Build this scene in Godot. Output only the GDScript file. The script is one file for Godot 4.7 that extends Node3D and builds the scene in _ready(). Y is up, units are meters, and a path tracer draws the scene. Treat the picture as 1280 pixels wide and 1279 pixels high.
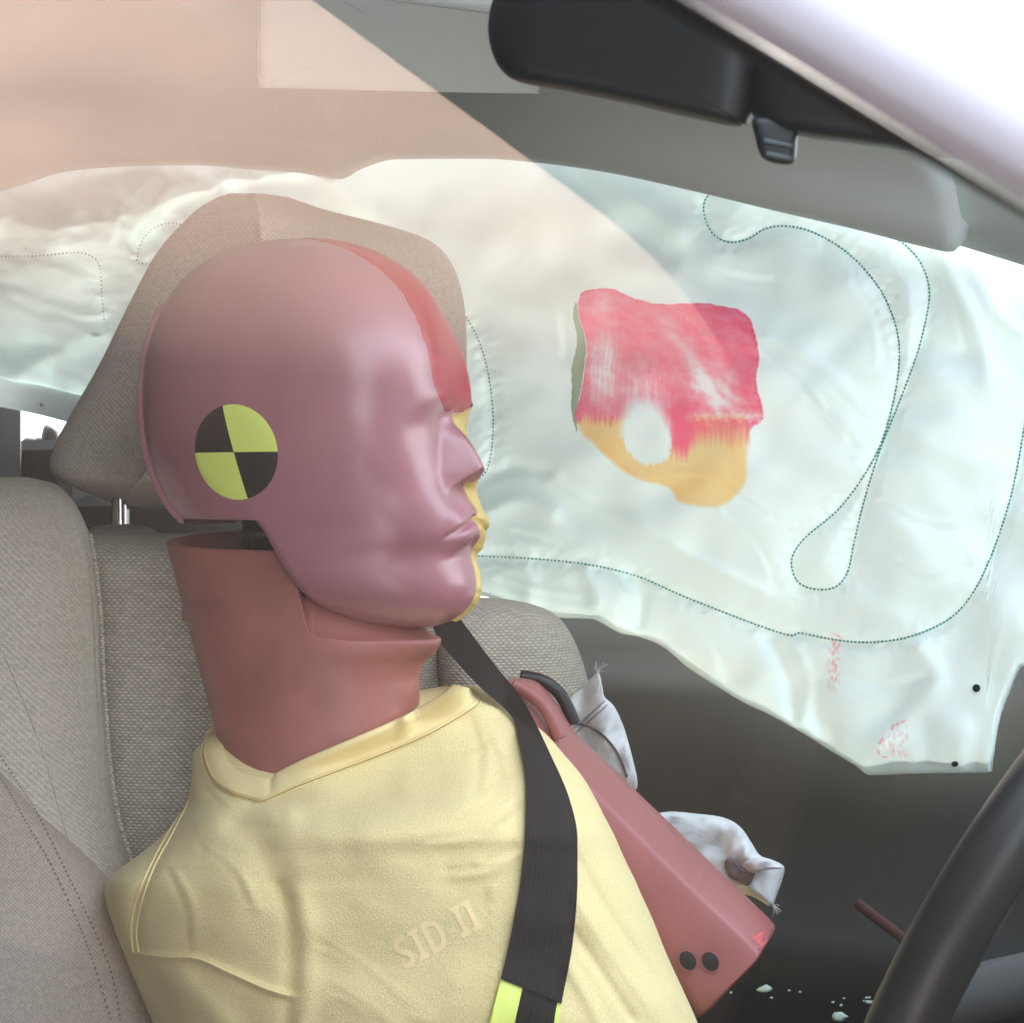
extends Node3D
# A crash dummy in a driver's seat, seen through the passenger's side window.
# Camera at (0, 1.2, 0) looking along -z; the head stands 1.5 m away.
# The car is turned 35 degrees: FWD is its forward direction, SIDE points from
# the driver's window towards the passenger's window.

const EYE := Vector3(0, 1.2, 0)
const HEAD_AT := 1.5            # metres from the camera to the plane through the head
const HALF := 0.2173            # tangent of half the field of view
const YAW := 0.6109
var FWD := Vector3(cos(YAW), 0, sin(YAW))
var SIDE := Vector3(-sin(YAW), 0, cos(YAW))
var HINGE := Vector3(0, 0, -1.9)   # a point of the driver's window plane
var rough_noise := FastNoiseLite.new()
var soft_noise := FastNoiseLite.new()
var M := {}
var taken := {}

# ---------------------------------------------------------------- helpers
func at(x: float, y: float, z: float) -> Vector3:   # drawing units -> metres, z metres behind the head's plane
	var d := HEAD_AT + z
	var k := HALF / 640.0 * d
	return Vector3((x - 640.0) * k, EYE.y - (y - 640.0) * k, -d)

func car(f: float, r: float, y: float) -> Vector3:
	return HINGE + FWD * f + SIDE * r + Vector3(0, y, 0)

func win_z(x: float, off: float) -> float:           # depth of the driver's window plane, moved off metres into the cabin
	var o := HINGE + SIDE * off
	var dir := Vector3((x - 640.0) * HALF / 640.0, 0, -1)
	return (o.dot(SIDE) / dir.dot(SIDE)) - HEAD_AT

func win(x: float, y: float, off: float) -> Vector3:
	return at(x, y, win_z(x, off))

func rgb(r: float, g: float, b: float) -> Color:
	return Color(r / 255.0, g / 255.0, b / 255.0)

func mat(c: Color, rough := 0.7, metal := 0.0) -> StandardMaterial3D:
	var m := StandardMaterial3D.new()
	m.albedo_color = c
	m.roughness = rough
	m.metallic = metal
	m.cull_mode = BaseMaterial3D.CULL_DISABLED
	return m

func numbered(called: String) -> String:
	if not taken.has(called):
		taken[called] = 0
		return called
	taken[called] += 1
	return "%s_%03d" % [called, taken[called]]

func thing(called: String, label: String, category: String, base: Vector3, group := "") -> Node3D:
	var o := Node3D.new()
	o.name = numbered(called)
	o.position = base
	add_child(o)
	tag(o, label, category, group)
	return o

func tag(o: Node3D, label: String, category: String, group := "") -> void:
	o.set_meta("label", label)
	o.set_meta("category", category)
	if group != "":
		o.set_meta("group", group)

func put(called: String, mesh: Mesh, m: Material, parent: Node3D = self) -> MeshInstance3D:
	var o := MeshInstance3D.new()
	var key := called if parent == self else "%s/%d" % [called, parent.get_instance_id()]
	if not taken.has(key):
		taken[key] = 0
		o.name = called
	else:
		taken[key] += 1
		o.name = "%s_%03d" % [called, taken[key]]
	o.mesh = mesh
	o.material_override = m
	parent.add_child(o, true)
	if parent != self and parent.get_parent() == self and not (parent is MeshInstance3D):
		o.position = -parent.position
	return o

# mesh from rows of points. how: 0 closed shape (turned outwards by its volume), 1 sheet (turned to the camera)
func skin(rows: Array, wrap: bool, cap := false, how := 0, uvs: Array = []) -> ArrayMesh:
	var v := PackedVector3Array()
	var uv := PackedVector2Array()
	var idx := PackedInt32Array()
	var n: int = rows[0].size()
	for j in rows.size():
		v.append_array(rows[j])
		if uvs.size():
			uv.append_array(uvs[j])
	var m := n if wrap else n - 1
	for j in rows.size() - 1:
		for i in m:
			var a := j * n + i
			var b := j * n + (i + 1) % n
			idx.append_array([a, b, a + n, b, b + n, a + n])
	if cap:
		for e in 2:
			var at_row := 0 if e == 0 else (rows.size() - 1) * n
			var mid := Vector3.ZERO
			for i in n:
				mid += v[at_row + i]
			v.append(mid / n)
			var c := v.size() - 1
			for i in m:
				var a := at_row + i
				var b := at_row + (i + 1) % n
				if e == 0:
					idx.append_array([a, c, b])
				else:
					idx.append_array([a, b, c])
	return finish(v, idx, uv, how)

func finish(v: PackedVector3Array, idx: PackedInt32Array, uv: PackedVector2Array, how: int) -> ArrayMesh:
	var sign_sum := 0.0
	var mid := Vector3.ZERO
	for p in v:
		mid += p
	mid /= v.size()
	var nor := PackedVector3Array()
	nor.resize(v.size())
	for k in range(0, idx.size(), 3):
		var a := v[idx[k]]
		var b := v[idx[k + 1]]
		var c := v[idx[k + 2]]
		var f := (c - a).cross(b - a)
		nor[idx[k]] += f
		nor[idx[k + 1]] += f
		nor[idx[k + 2]] += f
		sign_sum += f.dot(a - mid) if how == 0 else f.dot(EYE - a)
	var s := 1.0 if sign_sum >= 0.0 else -1.0
	for k in nor.size():
		nor[k] = (nor[k] * s).normalized() if nor[k].length() > 1e-14 else Vector3.UP
	if s < 0.0:
		for k in range(0, idx.size(), 3):
			var t := idx[k + 1]
			idx[k + 1] = idx[k + 2]
			idx[k + 2] = t
	var arr := []
	arr.resize(Mesh.ARRAY_MAX)
	arr[Mesh.ARRAY_VERTEX] = v
	arr[Mesh.ARRAY_NORMAL] = nor
	arr[Mesh.ARRAY_INDEX] = idx
	if uv.size() == v.size():
		arr[Mesh.ARRAY_TEX_UV] = uv
	var am := ArrayMesh.new()
	am.add_surface_from_arrays(Mesh.PRIMITIVE_TRIANGLES, arr)
	return am

# cubic interpolation of keys [[t, a, b, ...], ...]
func key_at(keys: Array, t: float) -> Array:
	var n := keys.size()
	if t <= keys[0][0]:
		return keys[0]
	if t >= keys[n - 1][0]:
		return keys[n - 1]
	var i := 0
	while i < n - 2 and keys[i + 1][0] < t:
		i += 1
	var k0: Array = keys[maxi(i - 1, 0)]
	var k1: Array = keys[i]
	var k2: Array = keys[i + 1]
	var k3: Array = keys[mini(i + 2, n - 1)]
	var h: float = k2[0] - k1[0]
	var u: float = (t - k1[0]) / h
	var out := [t]
	for c in range(1, k1.size()):
		var d1: float = float(k2[c] - k1[c]) / h
		var m1: float = float(k2[c] - k0[c]) / (k2[0] - k0[0]) if k2[0] != k0[0] else d1
		var m2: float = float(k3[c] - k1[c]) / (k3[0] - k1[0]) if k3[0] != k1[0] else d1
		var lo: float = (k1[c] - k0[c]) * (k2[c] - k1[c])
		var hi: float = (k2[c] - k1[c]) * (k3[c] - k2[c])
		if i == 0:
			m1 = d1
		elif lo <= 0.0:
			m1 = 0.0
		elif absf(m1) > 3.0 * absf(d1):
			m1 = 3.0 * d1
		if i + 2 > n - 1:
			m2 = d1
		elif hi <= 0.0:
			m2 = 0.0
		elif absf(m2) > 3.0 * absf(d1):
			m2 = 3.0 * d1
		var u2 := u * u
		var u3 := u2 * u
		out.append((2 * u3 - 3 * u2 + 1) * k1[c] + (u3 - 2 * u2 + u) * h * m1 + (-2 * u3 + 3 * u2) * k2[c] + (u3 - u2) * h * m2)
	return out

func spow(x: float, e: float) -> float:
	return signf(x) * pow(absf(x), e)

# stack of rounded slices: keys [y, left, right, depth, half thickness, exponent, skew]; skew = metres the right side lies behind the left
func stack(keys: Array, n: int, m: int, relief = null) -> Array:
	var rows := []
	var y0: float = keys[0][0]
	var y1: float = keys[keys.size() - 1][0]
	for j in n:
		var k := key_at(keys, lerpf(y0, y1, float(j) / (n - 1)))
		var row := PackedVector3Array()
		var p: float = 2.0 / k[5]
		for i in m:
			var a := TAU * i / m
			var cx := spow(cos(a), p)
			var cz := spow(sin(a), p)
			var x: float = (k[1] + k[2]) / 2.0 + (k[2] - k[1]) / 2.0 * cx
			var z: float = k[3] - k[4] * cz + k[6] * cx / 2.0
			if relief != null and cz > 0.0:
				z -= relief.call(x, k[0]) * smoothstep(0.0, 0.35, cz)
			row.append(at(x, k[0], z))
		rows.append(row)
	return rows

func smooth_line(pts: PackedVector3Array, per: int, closed := false) -> PackedVector3Array:
	var out := PackedVector3Array()
	var n := pts.size()
	var last := n if closed else n - 1
	for i in last:
		var a := pts[(i - 1 + n) % n] if closed else pts[maxi(i - 1, 0)]
		var b := pts[i]
		var c := pts[(i + 1) % n]
		var d := pts[(i + 2) % n] if closed else pts[mini(i + 2, n - 1)]
		for k in per:
			out.append(b.cubic_interpolate(c, a, d, float(k) / per))
	if not closed:
		out.append(pts[n - 1])
	return out

func flat_line(pts: Array, per: int, closed := false) -> PackedVector2Array:
	var v := PackedVector3Array()
	for p in pts:
		v.append(Vector3(p[0], p[1], 0))
	var out := PackedVector2Array()
	for q in smooth_line(v, per, closed):
		out.append(Vector2(q.x, q.y))
	return out

func tube_rows(path: PackedVector3Array, radius: float, m := 8, closed := false) -> Array:
	var rows := []
	var n := path.size()
	var up := Vector3(0.31, 0.82, 0.48).normalized()
	for i in n:
		var t := (path[(i + 1) % n] - path[(i - 1 + n) % n]) if closed else (path[mini(i + 1, n - 1)] - path[maxi(i - 1, 0)])
		t = t.normalized()
		var a := up.cross(t).normalized()
		var b := t.cross(a)
		var row := PackedVector3Array()
		for k in m:
			var w: float = TAU * k / m
			row.append(path[i] + (a * cos(w) + b * sin(w)) * radius)
		rows.append(row)
	if closed:
		rows.append(rows[0])
	return rows

func tube(path: PackedVector3Array, radius: float, m := 8, closed := false) -> ArrayMesh:
	return skin(tube_rows(path, radius, m, closed), true, not closed)

# pillow over an outline (rings shrink to its middle); both sides swell by thick; bend(x, y) adds metres of depth
func pillow(outline: PackedVector2Array, z: float, thick: float, edge: float, bend = null, rings := 10) -> ArrayMesh:
	var mid := Vector2.ZERO
	for p in outline:
		mid += p
	mid /= outline.size()
	var rows := []
	for side in [1.0, -1.0]:
		for r in rings + 1:
			var t := float(r) / rings if side > 0 else 1.0 - float(r) / rings
			if side < 0 and r == 0:
				continue
			var s := 1.0 - pow(1.0 - t, 2.0) if edge > 0.5 else t
			var row := PackedVector3Array()
			var h := thick * sqrt(maxf(0.0, 1.0 - pow(s, 2.0 + edge * 8.0)))
			for p in outline:
				var q := mid.lerp(p, maxf(s, 0.001))
				var zz: float = z - side * h
				if bend != null:
					zz += bend.call(q.x, q.y)
				row.append(at(q.x, q.y, zz))
			rows.append(row)
	return skin(rows, true)

func box(size: Vector3, where: Vector3, basis := Basis.IDENTITY, bevel := 0.004) -> ArrayMesh:
	var rows := []
	var h := size / 2.0
	var ring := func(y: float, inset: float) -> PackedVector3Array:
		var row := PackedVector3Array()
		for c in [[1, 1], [-1, 1], [-1, -1], [1, -1]]:
			var cx: float = c[0]
			var cz: float = c[1]
			var a := Vector3(cx * (h.x - inset - bevel), y, cz * (h.z - inset))
			var b := Vector3(cx * (h.x - inset), y, cz * (h.z - inset - bevel))
			if cx * cz > 0:
				row.append(where + basis * b)
				row.append(where + basis * a)
			else:
				row.append(where + basis * a)
				row.append(where + basis * b)
		return row
	rows.append(ring.call(-h.y, bevel))
	rows.append(ring.call(-h.y, bevel))
	rows.append(ring.call(-h.y + bevel, 0.0))
	rows.append(ring.call(-h.y + bevel, 0.0))
	rows.append(ring.call(h.y - bevel, 0.0))
	rows.append(ring.call(h.y - bevel, 0.0))
	rows.append(ring.call(h.y, bevel))
	rows.append(ring.call(h.y, bevel))
	return flat(skin(rows, true, true))

func flat(m: ArrayMesh) -> ArrayMesh:      # facets instead of smooth shading
	var a := m.surface_get_arrays(0)
	var v: PackedVector3Array = a[Mesh.ARRAY_VERTEX]
	var idx: PackedInt32Array = a[Mesh.ARRAY_INDEX]
	var nv := PackedVector3Array()
	var nn := PackedVector3Array()
	for k in range(0, idx.size(), 3):
		var f := (v[idx[k + 2]] - v[idx[k]]).cross(v[idx[k + 1]] - v[idx[k]])
		if f.length() < 1e-14:
			continue
		f = f.normalized()
		for e in 3:
			nv.append(v[idx[k + e]])
			nn.append(f)
	var arr := []
	arr.resize(Mesh.ARRAY_MAX)
	arr[Mesh.ARRAY_VERTEX] = nv
	arr[Mesh.ARRAY_NORMAL] = nn
	var am := ArrayMesh.new()
	am.add_surface_from_arrays(Mesh.PRIMITIVE_TRIANGLES, arr)
	return am

func near(p: Vector2, line: PackedVector2Array) -> float:
	var best := 1e9
	for i in line.size() - 1:
		best = minf(best, p.distance_squared_to(Geometry2D.get_closest_point_to_segment(p, line[i], line[i + 1])))
	return sqrt(best)

# ---------------------------------------------------------------- main
func _ready() -> void:
	var cam := Camera3D.new()
	cam.name = "camera"
	cam.position = EYE
	cam.fov = rad_to_deg(atan(HALF)) * 2.0
	cam.near = 0.02
	cam.far = 400.0
	var lens := CameraAttributesPhysical.new()
	lens.frustum_focal_length = 80.0
	lens.frustum_focus_distance = 1.5
	lens.frustum_near = 0.02
	lens.frustum_far = 400.0
	lens.exposure_aperture = 30.0
	cam.attributes = lens
	add_child(cam)
	cam.fov = rad_to_deg(atan(HALF)) * 2.0
	cam.current = true
	var sky_mat := ProceduralSkyMaterial.new()
	sky_mat.sky_top_color = rgb(190, 205, 222)
	sky_mat.sky_horizon_color = rgb(226, 228, 228)
	sky_mat.sky_curve = 0.2
	sky_mat.sky_energy_multiplier = 1.0
	sky_mat.ground_bottom_color = rgb(120, 116, 110)
	sky_mat.ground_horizon_color = rgb(190, 188, 184)
	var sky := Sky.new()
	sky.sky_material = sky_mat
	var env := Environment.new()
	env.background_mode = Environment.BG_SKY
	env.sky = sky
	env.tonemap_mode = Environment.TONE_MAPPER_LINEAR
	env.tonemap_exposure = 7.2
	env.sdfgi_enabled = true
	env.ssao_enabled = true
	env.ssil_enabled = true
	var we := WorldEnvironment.new()
	we.name = "daylight"
	we.environment = env
	add_child(we)
	var sun := DirectionalLight3D.new()
	sun.name = "sun"
	sun.light_energy = 1.5
	sun.light_color = Color(1.0, 0.96, 0.9)
	sun.light_angular_distance = 0.5
	sun.shadow_enabled = true
	add_child(sun)
	var to_sun := (-SIDE * 0.97 - FWD * 0.24) * cos(0.75) + Vector3.UP * sin(0.75)
	sun.look_at_from_position(to_sun * 5.0, Vector3.ZERO, Vector3.UP)

	rough_noise.seed = 4
	rough_noise.frequency = 0.02
	rough_noise.fractal_octaves = 4
	soft_noise.seed = 9
	soft_noise.frequency = 0.006
	soft_noise.fractal_octaves = 2
	make_materials()
	make_surroundings()
	make_car()
	make_airbag()
	make_seat()
	make_dummy()
	make_belt()
	make_side_airbag()
	make_mirror()
	make_wheel()
	make_small_things()

# ---------------------------------------------------------------- materials
func tile_material(c: Color, cells: int, cell: float, depth: float, kind: int, rough := 0.85) -> StandardMaterial3D:
	var size := 256
	var hi := Image.create(size, size, false, Image.FORMAT_RGB8)
	var al := Image.create(size, size, false, Image.FORMAT_RGB8)
	var rng := RandomNumberGenerator.new()
	rng.seed = 77 + kind
	var tone := []
	for k in cells * cells * 2:
		tone.append(rng.randf_range(0.94, 1.05))
	for y in size:
		for x in size:
			var u := float(x) / size * cells
			var v := float(y) / size * cells
			var h := 0.0
			var id := 0
			if kind == 0:        # open mesh of small knots in offset rows
				var rowi := floori(v * 2.0)
				var uu := u + 0.5 * (rowi % 2)
				var fx := fposmod(uu, 1.0) - 0.5
				var fy := fposmod(v * 2.0, 1.0) - 0.5
				h = clampf(1.15 - sqrt(fx * fx * 5.0 + fy * fy * 4.2), 0.0, 1.0)
				id = (rowi * cells + floori(uu)) % tone.size()
			else:                # plain weave
				var a := absf(sin(u * PI))
				var b := absf(sin(v * PI))
				h = maxf(a * (0.55 + 0.45 * cos(v * PI) * (1.0 if floori(u) % 2 == 0 else -1.0)), b * (0.55 - 0.45 * cos(u * PI) * (1.0 if floori(v) % 2 == 0 else -1.0)))
				id = (floori(v) * cells + floori(u)) % tone.size()
			hi.set_pixel(x, y, Color(h, h, h))
			var t: float = tone[absi(id)] * ((0.74 if kind == 0 else 0.86) + (0.26 if kind == 0 else 0.14) * h)
			al.set_pixel(x, y, Color(t, t, t).clamp())
	var m := mat(c, rough)
	m.albedo_texture = ImageTexture.create_from_image(al)
	m.heightmap_enabled = true
	m.heightmap_texture = ImageTexture.create_from_image(hi)
	m.heightmap_scale = depth
	m.uv1_triplanar = true
	m.uv1_triplanar_sharpness = 6.0
	m.uv1_scale = Vector3.ONE / (cells * cell)
	m.rim_enabled = true
	m.rim = 0.25
	return m

func noisy(m: StandardMaterial3D, freq: float, amount: float, scale: float, bump: float, seed_ := 1) -> StandardMaterial3D:
	var n := FastNoiseLite.new()
	n.seed = seed_
	n.frequency = freq
	n.fractal_octaves = 5
	var t := NoiseTexture2D.new()
	t.noise = n
	t.width = 512
	t.height = 512
	t.seamless = true
	var g := Gradient.new()
	g.set_color(0, Color(1.0 - amount, 1.0 - amount, 1.0 - amount))
	g.set_color(1, Color.WHITE)
	t.color_ramp = g
	m.albedo_texture = t
	if bump > 0.0:
		var h := NoiseTexture2D.new()
		h.noise = n
		h.width = 512
		h.height = 512
		h.seamless = true
		m.heightmap_enabled = true
		m.heightmap_texture = h
		m.heightmap_scale = bump
	m.uv1_triplanar = true
	m.uv1_scale = Vector3.ONE * scale
	return m

func make_materials() -> void:
	M.head = noisy(mat(rgb(178, 118, 126), 0.29), 0.008, 0.10, 3.0, 0.0, 3)
	M.head.clearcoat_enabled = true
	M.head.clearcoat = 0.5
	M.head.clearcoat_roughness = 0.3
	M.rim = mat(rgb(202, 134, 150), 0.35)
	M.neck = noisy(mat(rgb(186, 118, 108), 0.45), 0.012, 0.22, 3.0, 0.0, 5)
	M.arm = noisy(mat(rgb(166, 96, 94), 0.42), 0.01, 0.10, 3.0, 0.0, 6)
	M.red = noisy(mat(rgb(184, 26, 54), 0.3), 0.02, 0.2, 5.0, 0.0, 7)
	M.yellow = noisy(mat(rgb(238, 208, 128), 0.6), 0.03, 0.2, 7.0, 0.1, 8)
	M.neon = mat(rgb(232, 246, 122), 0.4)
	M.black = mat(rgb(26, 24, 22), 0.4)
	M.shirt = noisy(mat(rgb(247, 228, 168), 0.95), 0.05, 0.15, 22.0, 0.025, 11)
	M.shirt.rim_enabled = true
	M.shirt.rim = 0.3
	M.collar = noisy(mat(rgb(247, 226, 166), 0.92), 0.06, 0.06, 30.0, 0.012, 12)
	M.print = mat(rgb(246, 221, 168), 0.95)
	M.mesh = tile_material(rgb(226, 217, 200), 12, 0.0042, 0.09, 0)
	M.weave = tile_material(rgb(214, 204, 188), 32, 0.0021, 0.02, 1)
	M.rest = tile_material(rgb(190, 182, 168), 32, 0.0019, 0.012, 1)
	M.side = tile_material(rgb(196, 182, 168), 40, 0.0012, 0.015, 1)
	M.plastic = mat(rgb(134, 134, 124), 0.6)
	M.pale_thread = mat(rgb(140, 126, 114), 0.9)
	M.thread = mat(rgb(92, 84, 76), 0.9)
	M.chrome = mat(rgb(220, 220, 222), 0.08, 1.0)
	M.bagside = noisy(mat(rgb(222, 226, 226), 0.75), 0.02, 0.06, 8.0, 0.05, 15)
	M.hem = mat(rgb(236, 244, 246), 0.7)
	M.hem.backlight_enabled = true
	M.hem.backlight = Color(0.8, 0.82, 0.83)
	M.webbing = mat(rgb(44, 39, 37), 0.8)
	M.webbing.metallic_specular = 0.3
	M.dark = noisy(mat(rgb(27, 26, 24), 0.8), 0.02, 0.25, 6.0, 0.02, 16)
	M.darker = mat(rgb(26, 25, 24), 0.75)
	M.lining = noisy(mat(rgb(212, 222, 219), 0.95), 0.06, 0.10, 24.0, 0.02, 17)
	M.trim = noisy(mat(rgb(190, 202, 198), 0.75), 0.05, 0.08, 16.0, 0.03, 18)
	M.panel = mat(rgb(238, 250, 246), 0.5)
	M.paint = mat(rgb(206, 198, 206), 0.35)
	M.seal = mat(rgb(40, 36, 32), 0.6)
	M.housing = mat(rgb(20, 20, 21), 0.45)
	M.leather = noisy(mat(rgb(46, 43, 41), 0.4), 0.06, 0.12, 20.0, 0.006, 19)
	M.stitch = mat(rgb(66, 150, 138), 0.8)
	M.glass = mat(Color(0.75, 0.78, 0.76, 0.008), 0.0)
	M.glass.transparency = BaseMaterial3D.TRANSPARENCY_ALPHA
	M.shard = mat(rgb(176, 200, 190), 0.15)
	M.asphalt = noisy(mat(rgb(84, 82, 80), 0.95), 0.05, 0.4, 2.0, 0.2, 21)
	M.peach = noisy(mat(rgb(204, 174, 160), 0.9), 0.006, 0.22, 0.25, 0.0, 22)
	M.timber = mat(rgb(40, 33, 30), 0.95)
	M.slate = mat(rgb(92, 92, 94), 0.9)
	M.charcoal = mat(rgb(8, 8, 9), 0.95)
	M.charcoal.specular_mode = BaseMaterial3D.SPECULAR_DISABLED
	M.timber.specular_mode = BaseMaterial3D.SPECULAR_DISABLED

# ---------------------------------------------------------------- outside
func make_surroundings() -> void:
	var g := PlaneMesh.new()
	g.size = Vector2(240, 240)
	var o := put("ground", g, M.asphalt)
	o.set_meta("kind", "structure")
	# behind the camera, mirrored in the side window: the gable of a house, and a dark warehouse behind it
	var along := Vector3(0.7071, 0, 0.7071)
	var out := Vector3(0.7071, 0, -0.7071)
	var foot := Vector3(-6, 0, 0)
	var h := thing("house", "peach house gable under a dark sloping roof, mirrored in the side window", "house", foot)
	var rake := func(s: float) -> float: return 6.12 - 0.655 * s if s > -3.4 else 6.12 + 0.655 * 3.4 + 0.655 * (s + 3.4)
	var rows := []
	for i in 60:
		var s := lerpf(-8.0, 2.2, i / 59.0)
		var row := PackedVector3Array()
		var top: float = rake.call(s)
		for k in 12:
			row.append(foot + along * s + Vector3(0, 4.72, 0) - out * lerpf(5.6, 0.8, k / 11.0))
		for k in 30:
			var t := k / 29.0
			var y := lerpf(4.72, maxf(top, 4.8), t)
			var cove := 0.7 * (1.0 - sqrt(1.0 - pow(clampf((5.5 - y) / 0.80, 0.0, 1.0), 2.0)))
			row.append(foot + along * s + Vector3(0, y, 0) - out * cove)
		rows.append(row)
	put("gable_wall", skin(rows, false, false, 1), M.peach, h)
	put("lower_wall", box(Vector3(10.6, 4.7, 0.3), foot - along * 2.9 - out * 5.6 + Vector3(0, 2.35, 0), Basis(along, Vector3.UP, along.cross(Vector3.UP)), 0.02), M.timber, h)
	for side in [[-3.5, 2.6], [-8.4, -3.4]]:
		var p0: Vector3 = foot + along * side[0] + Vector3(0, rake.call(side[0] + 0.001), 0)
		var p1: Vector3 = foot + along * side[1] + Vector3(0, rake.call(side[1] - 0.001), 0)
		var ex := (p1 - p0).normalized()
		var ey := out.cross(ex).normalized()
		put("porch_side", box(Vector3(0.2, 4.7, 5.6), foot + along * (2.1 if side[0] > -4.0 else -7.9) - out * 2.85 + Vector3(0, 2.35, 0), Basis(along, Vector3.UP, along.cross(Vector3.UP)), 0.02), M.timber, h)
		put("roof", box(Vector3(p0.distance_to(p1), 0.05, 5.0), (p0 + p1) / 2.0 + Vector3(0, 0.045, 0) - out * 2.48, Basis(ex, ey, ex.cross(ey)), 0.02), M.charcoal, h)
	var away := Vector3(0.80, 0, 0.60)
	var shed := thing("workshop", "low grey workshop standing off the car's front corner, beyond the right edge of the picture", "workshop", away * 15.0)
	var shed_turn := Basis(away.cross(Vector3.UP).normalized(), Vector3.UP, -away)
	put("wall", box(Vector3(15, 11, 0.6), away * 15.0 + Vector3(0, 5.5, 0), shed_turn, 0.05), M.slate, shed)
	put("parapet", box(Vector3(15.4, 0.4, 1.0), away * 15.0 + Vector3(0, 11.2, 0), shed_turn, 0.05), M.slate, shed)
	var wh := thing("warehouse", "dark windowless warehouse wall behind the peach house, mirrored in the side window", "warehouse", foot - out * 9.0)
	put("wall", box(Vector3(34, 17, 1.0), foot - out * 9.0 + along * 2.0 + Vector3(0, 8.5, 0), Basis(along, Vector3.UP, along.cross(Vector3.UP)), 0.1), M.charcoal, wh)
	put("parapet", box(Vector3(34.4, 0.5, 1.4), foot - out * 9.0 + along * 2.0 + Vector3(0, 17.26, 0), Basis(along, Vector3.UP, along.cross(Vector3.UP)), 0.1), M.charcoal, wh)

# ---------------------------------------------------------------- the car body
var edge_keys := [[-160, 300], [-60, 248], [0, 229], [30, 219], [60, 209], [120, 202], [240, 199], [300, 204], [360, 208], [415, 216], [440, 203], [480, 191], [590, 190], [680, 197], [760, 209], [860, 231], [960, 255], [1060, 278], [1130, 296], [1160, 303], [1176, 306], [1188, 304], [1196, 290], [1202, 272]]

func lining_row(x: float) -> PackedVector3Array:
	var e: float = key_at(edge_keys, x)[1]
	var p := win(x, e, 0.07)
	var row := PackedVector3Array()
	var roll: float = clampf((x + 160.0) / 1340.0, 0.0, 1.0)
	row.append(p - SIDE * 0.02 + Vector3(0, 0.001, 0))
	row.append(p - SIDE * 0.012 - Vector3(0, 0.004, 0))
	for s in [[0.0, 0.0], [0.004, 0.02], [0.012, 0.045], [0.03, 0.07], [0.06, 0.092], [0.11, 0.108], [0.18, 0.118], [0.3, 0.126], [0.6, 0.132], [1.0, 0.11]]:
		row.append(p + SIDE * s[0] + Vector3(0, s[1], 0) - FWD * s[0] * 0.55 * roll)
	return row

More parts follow.
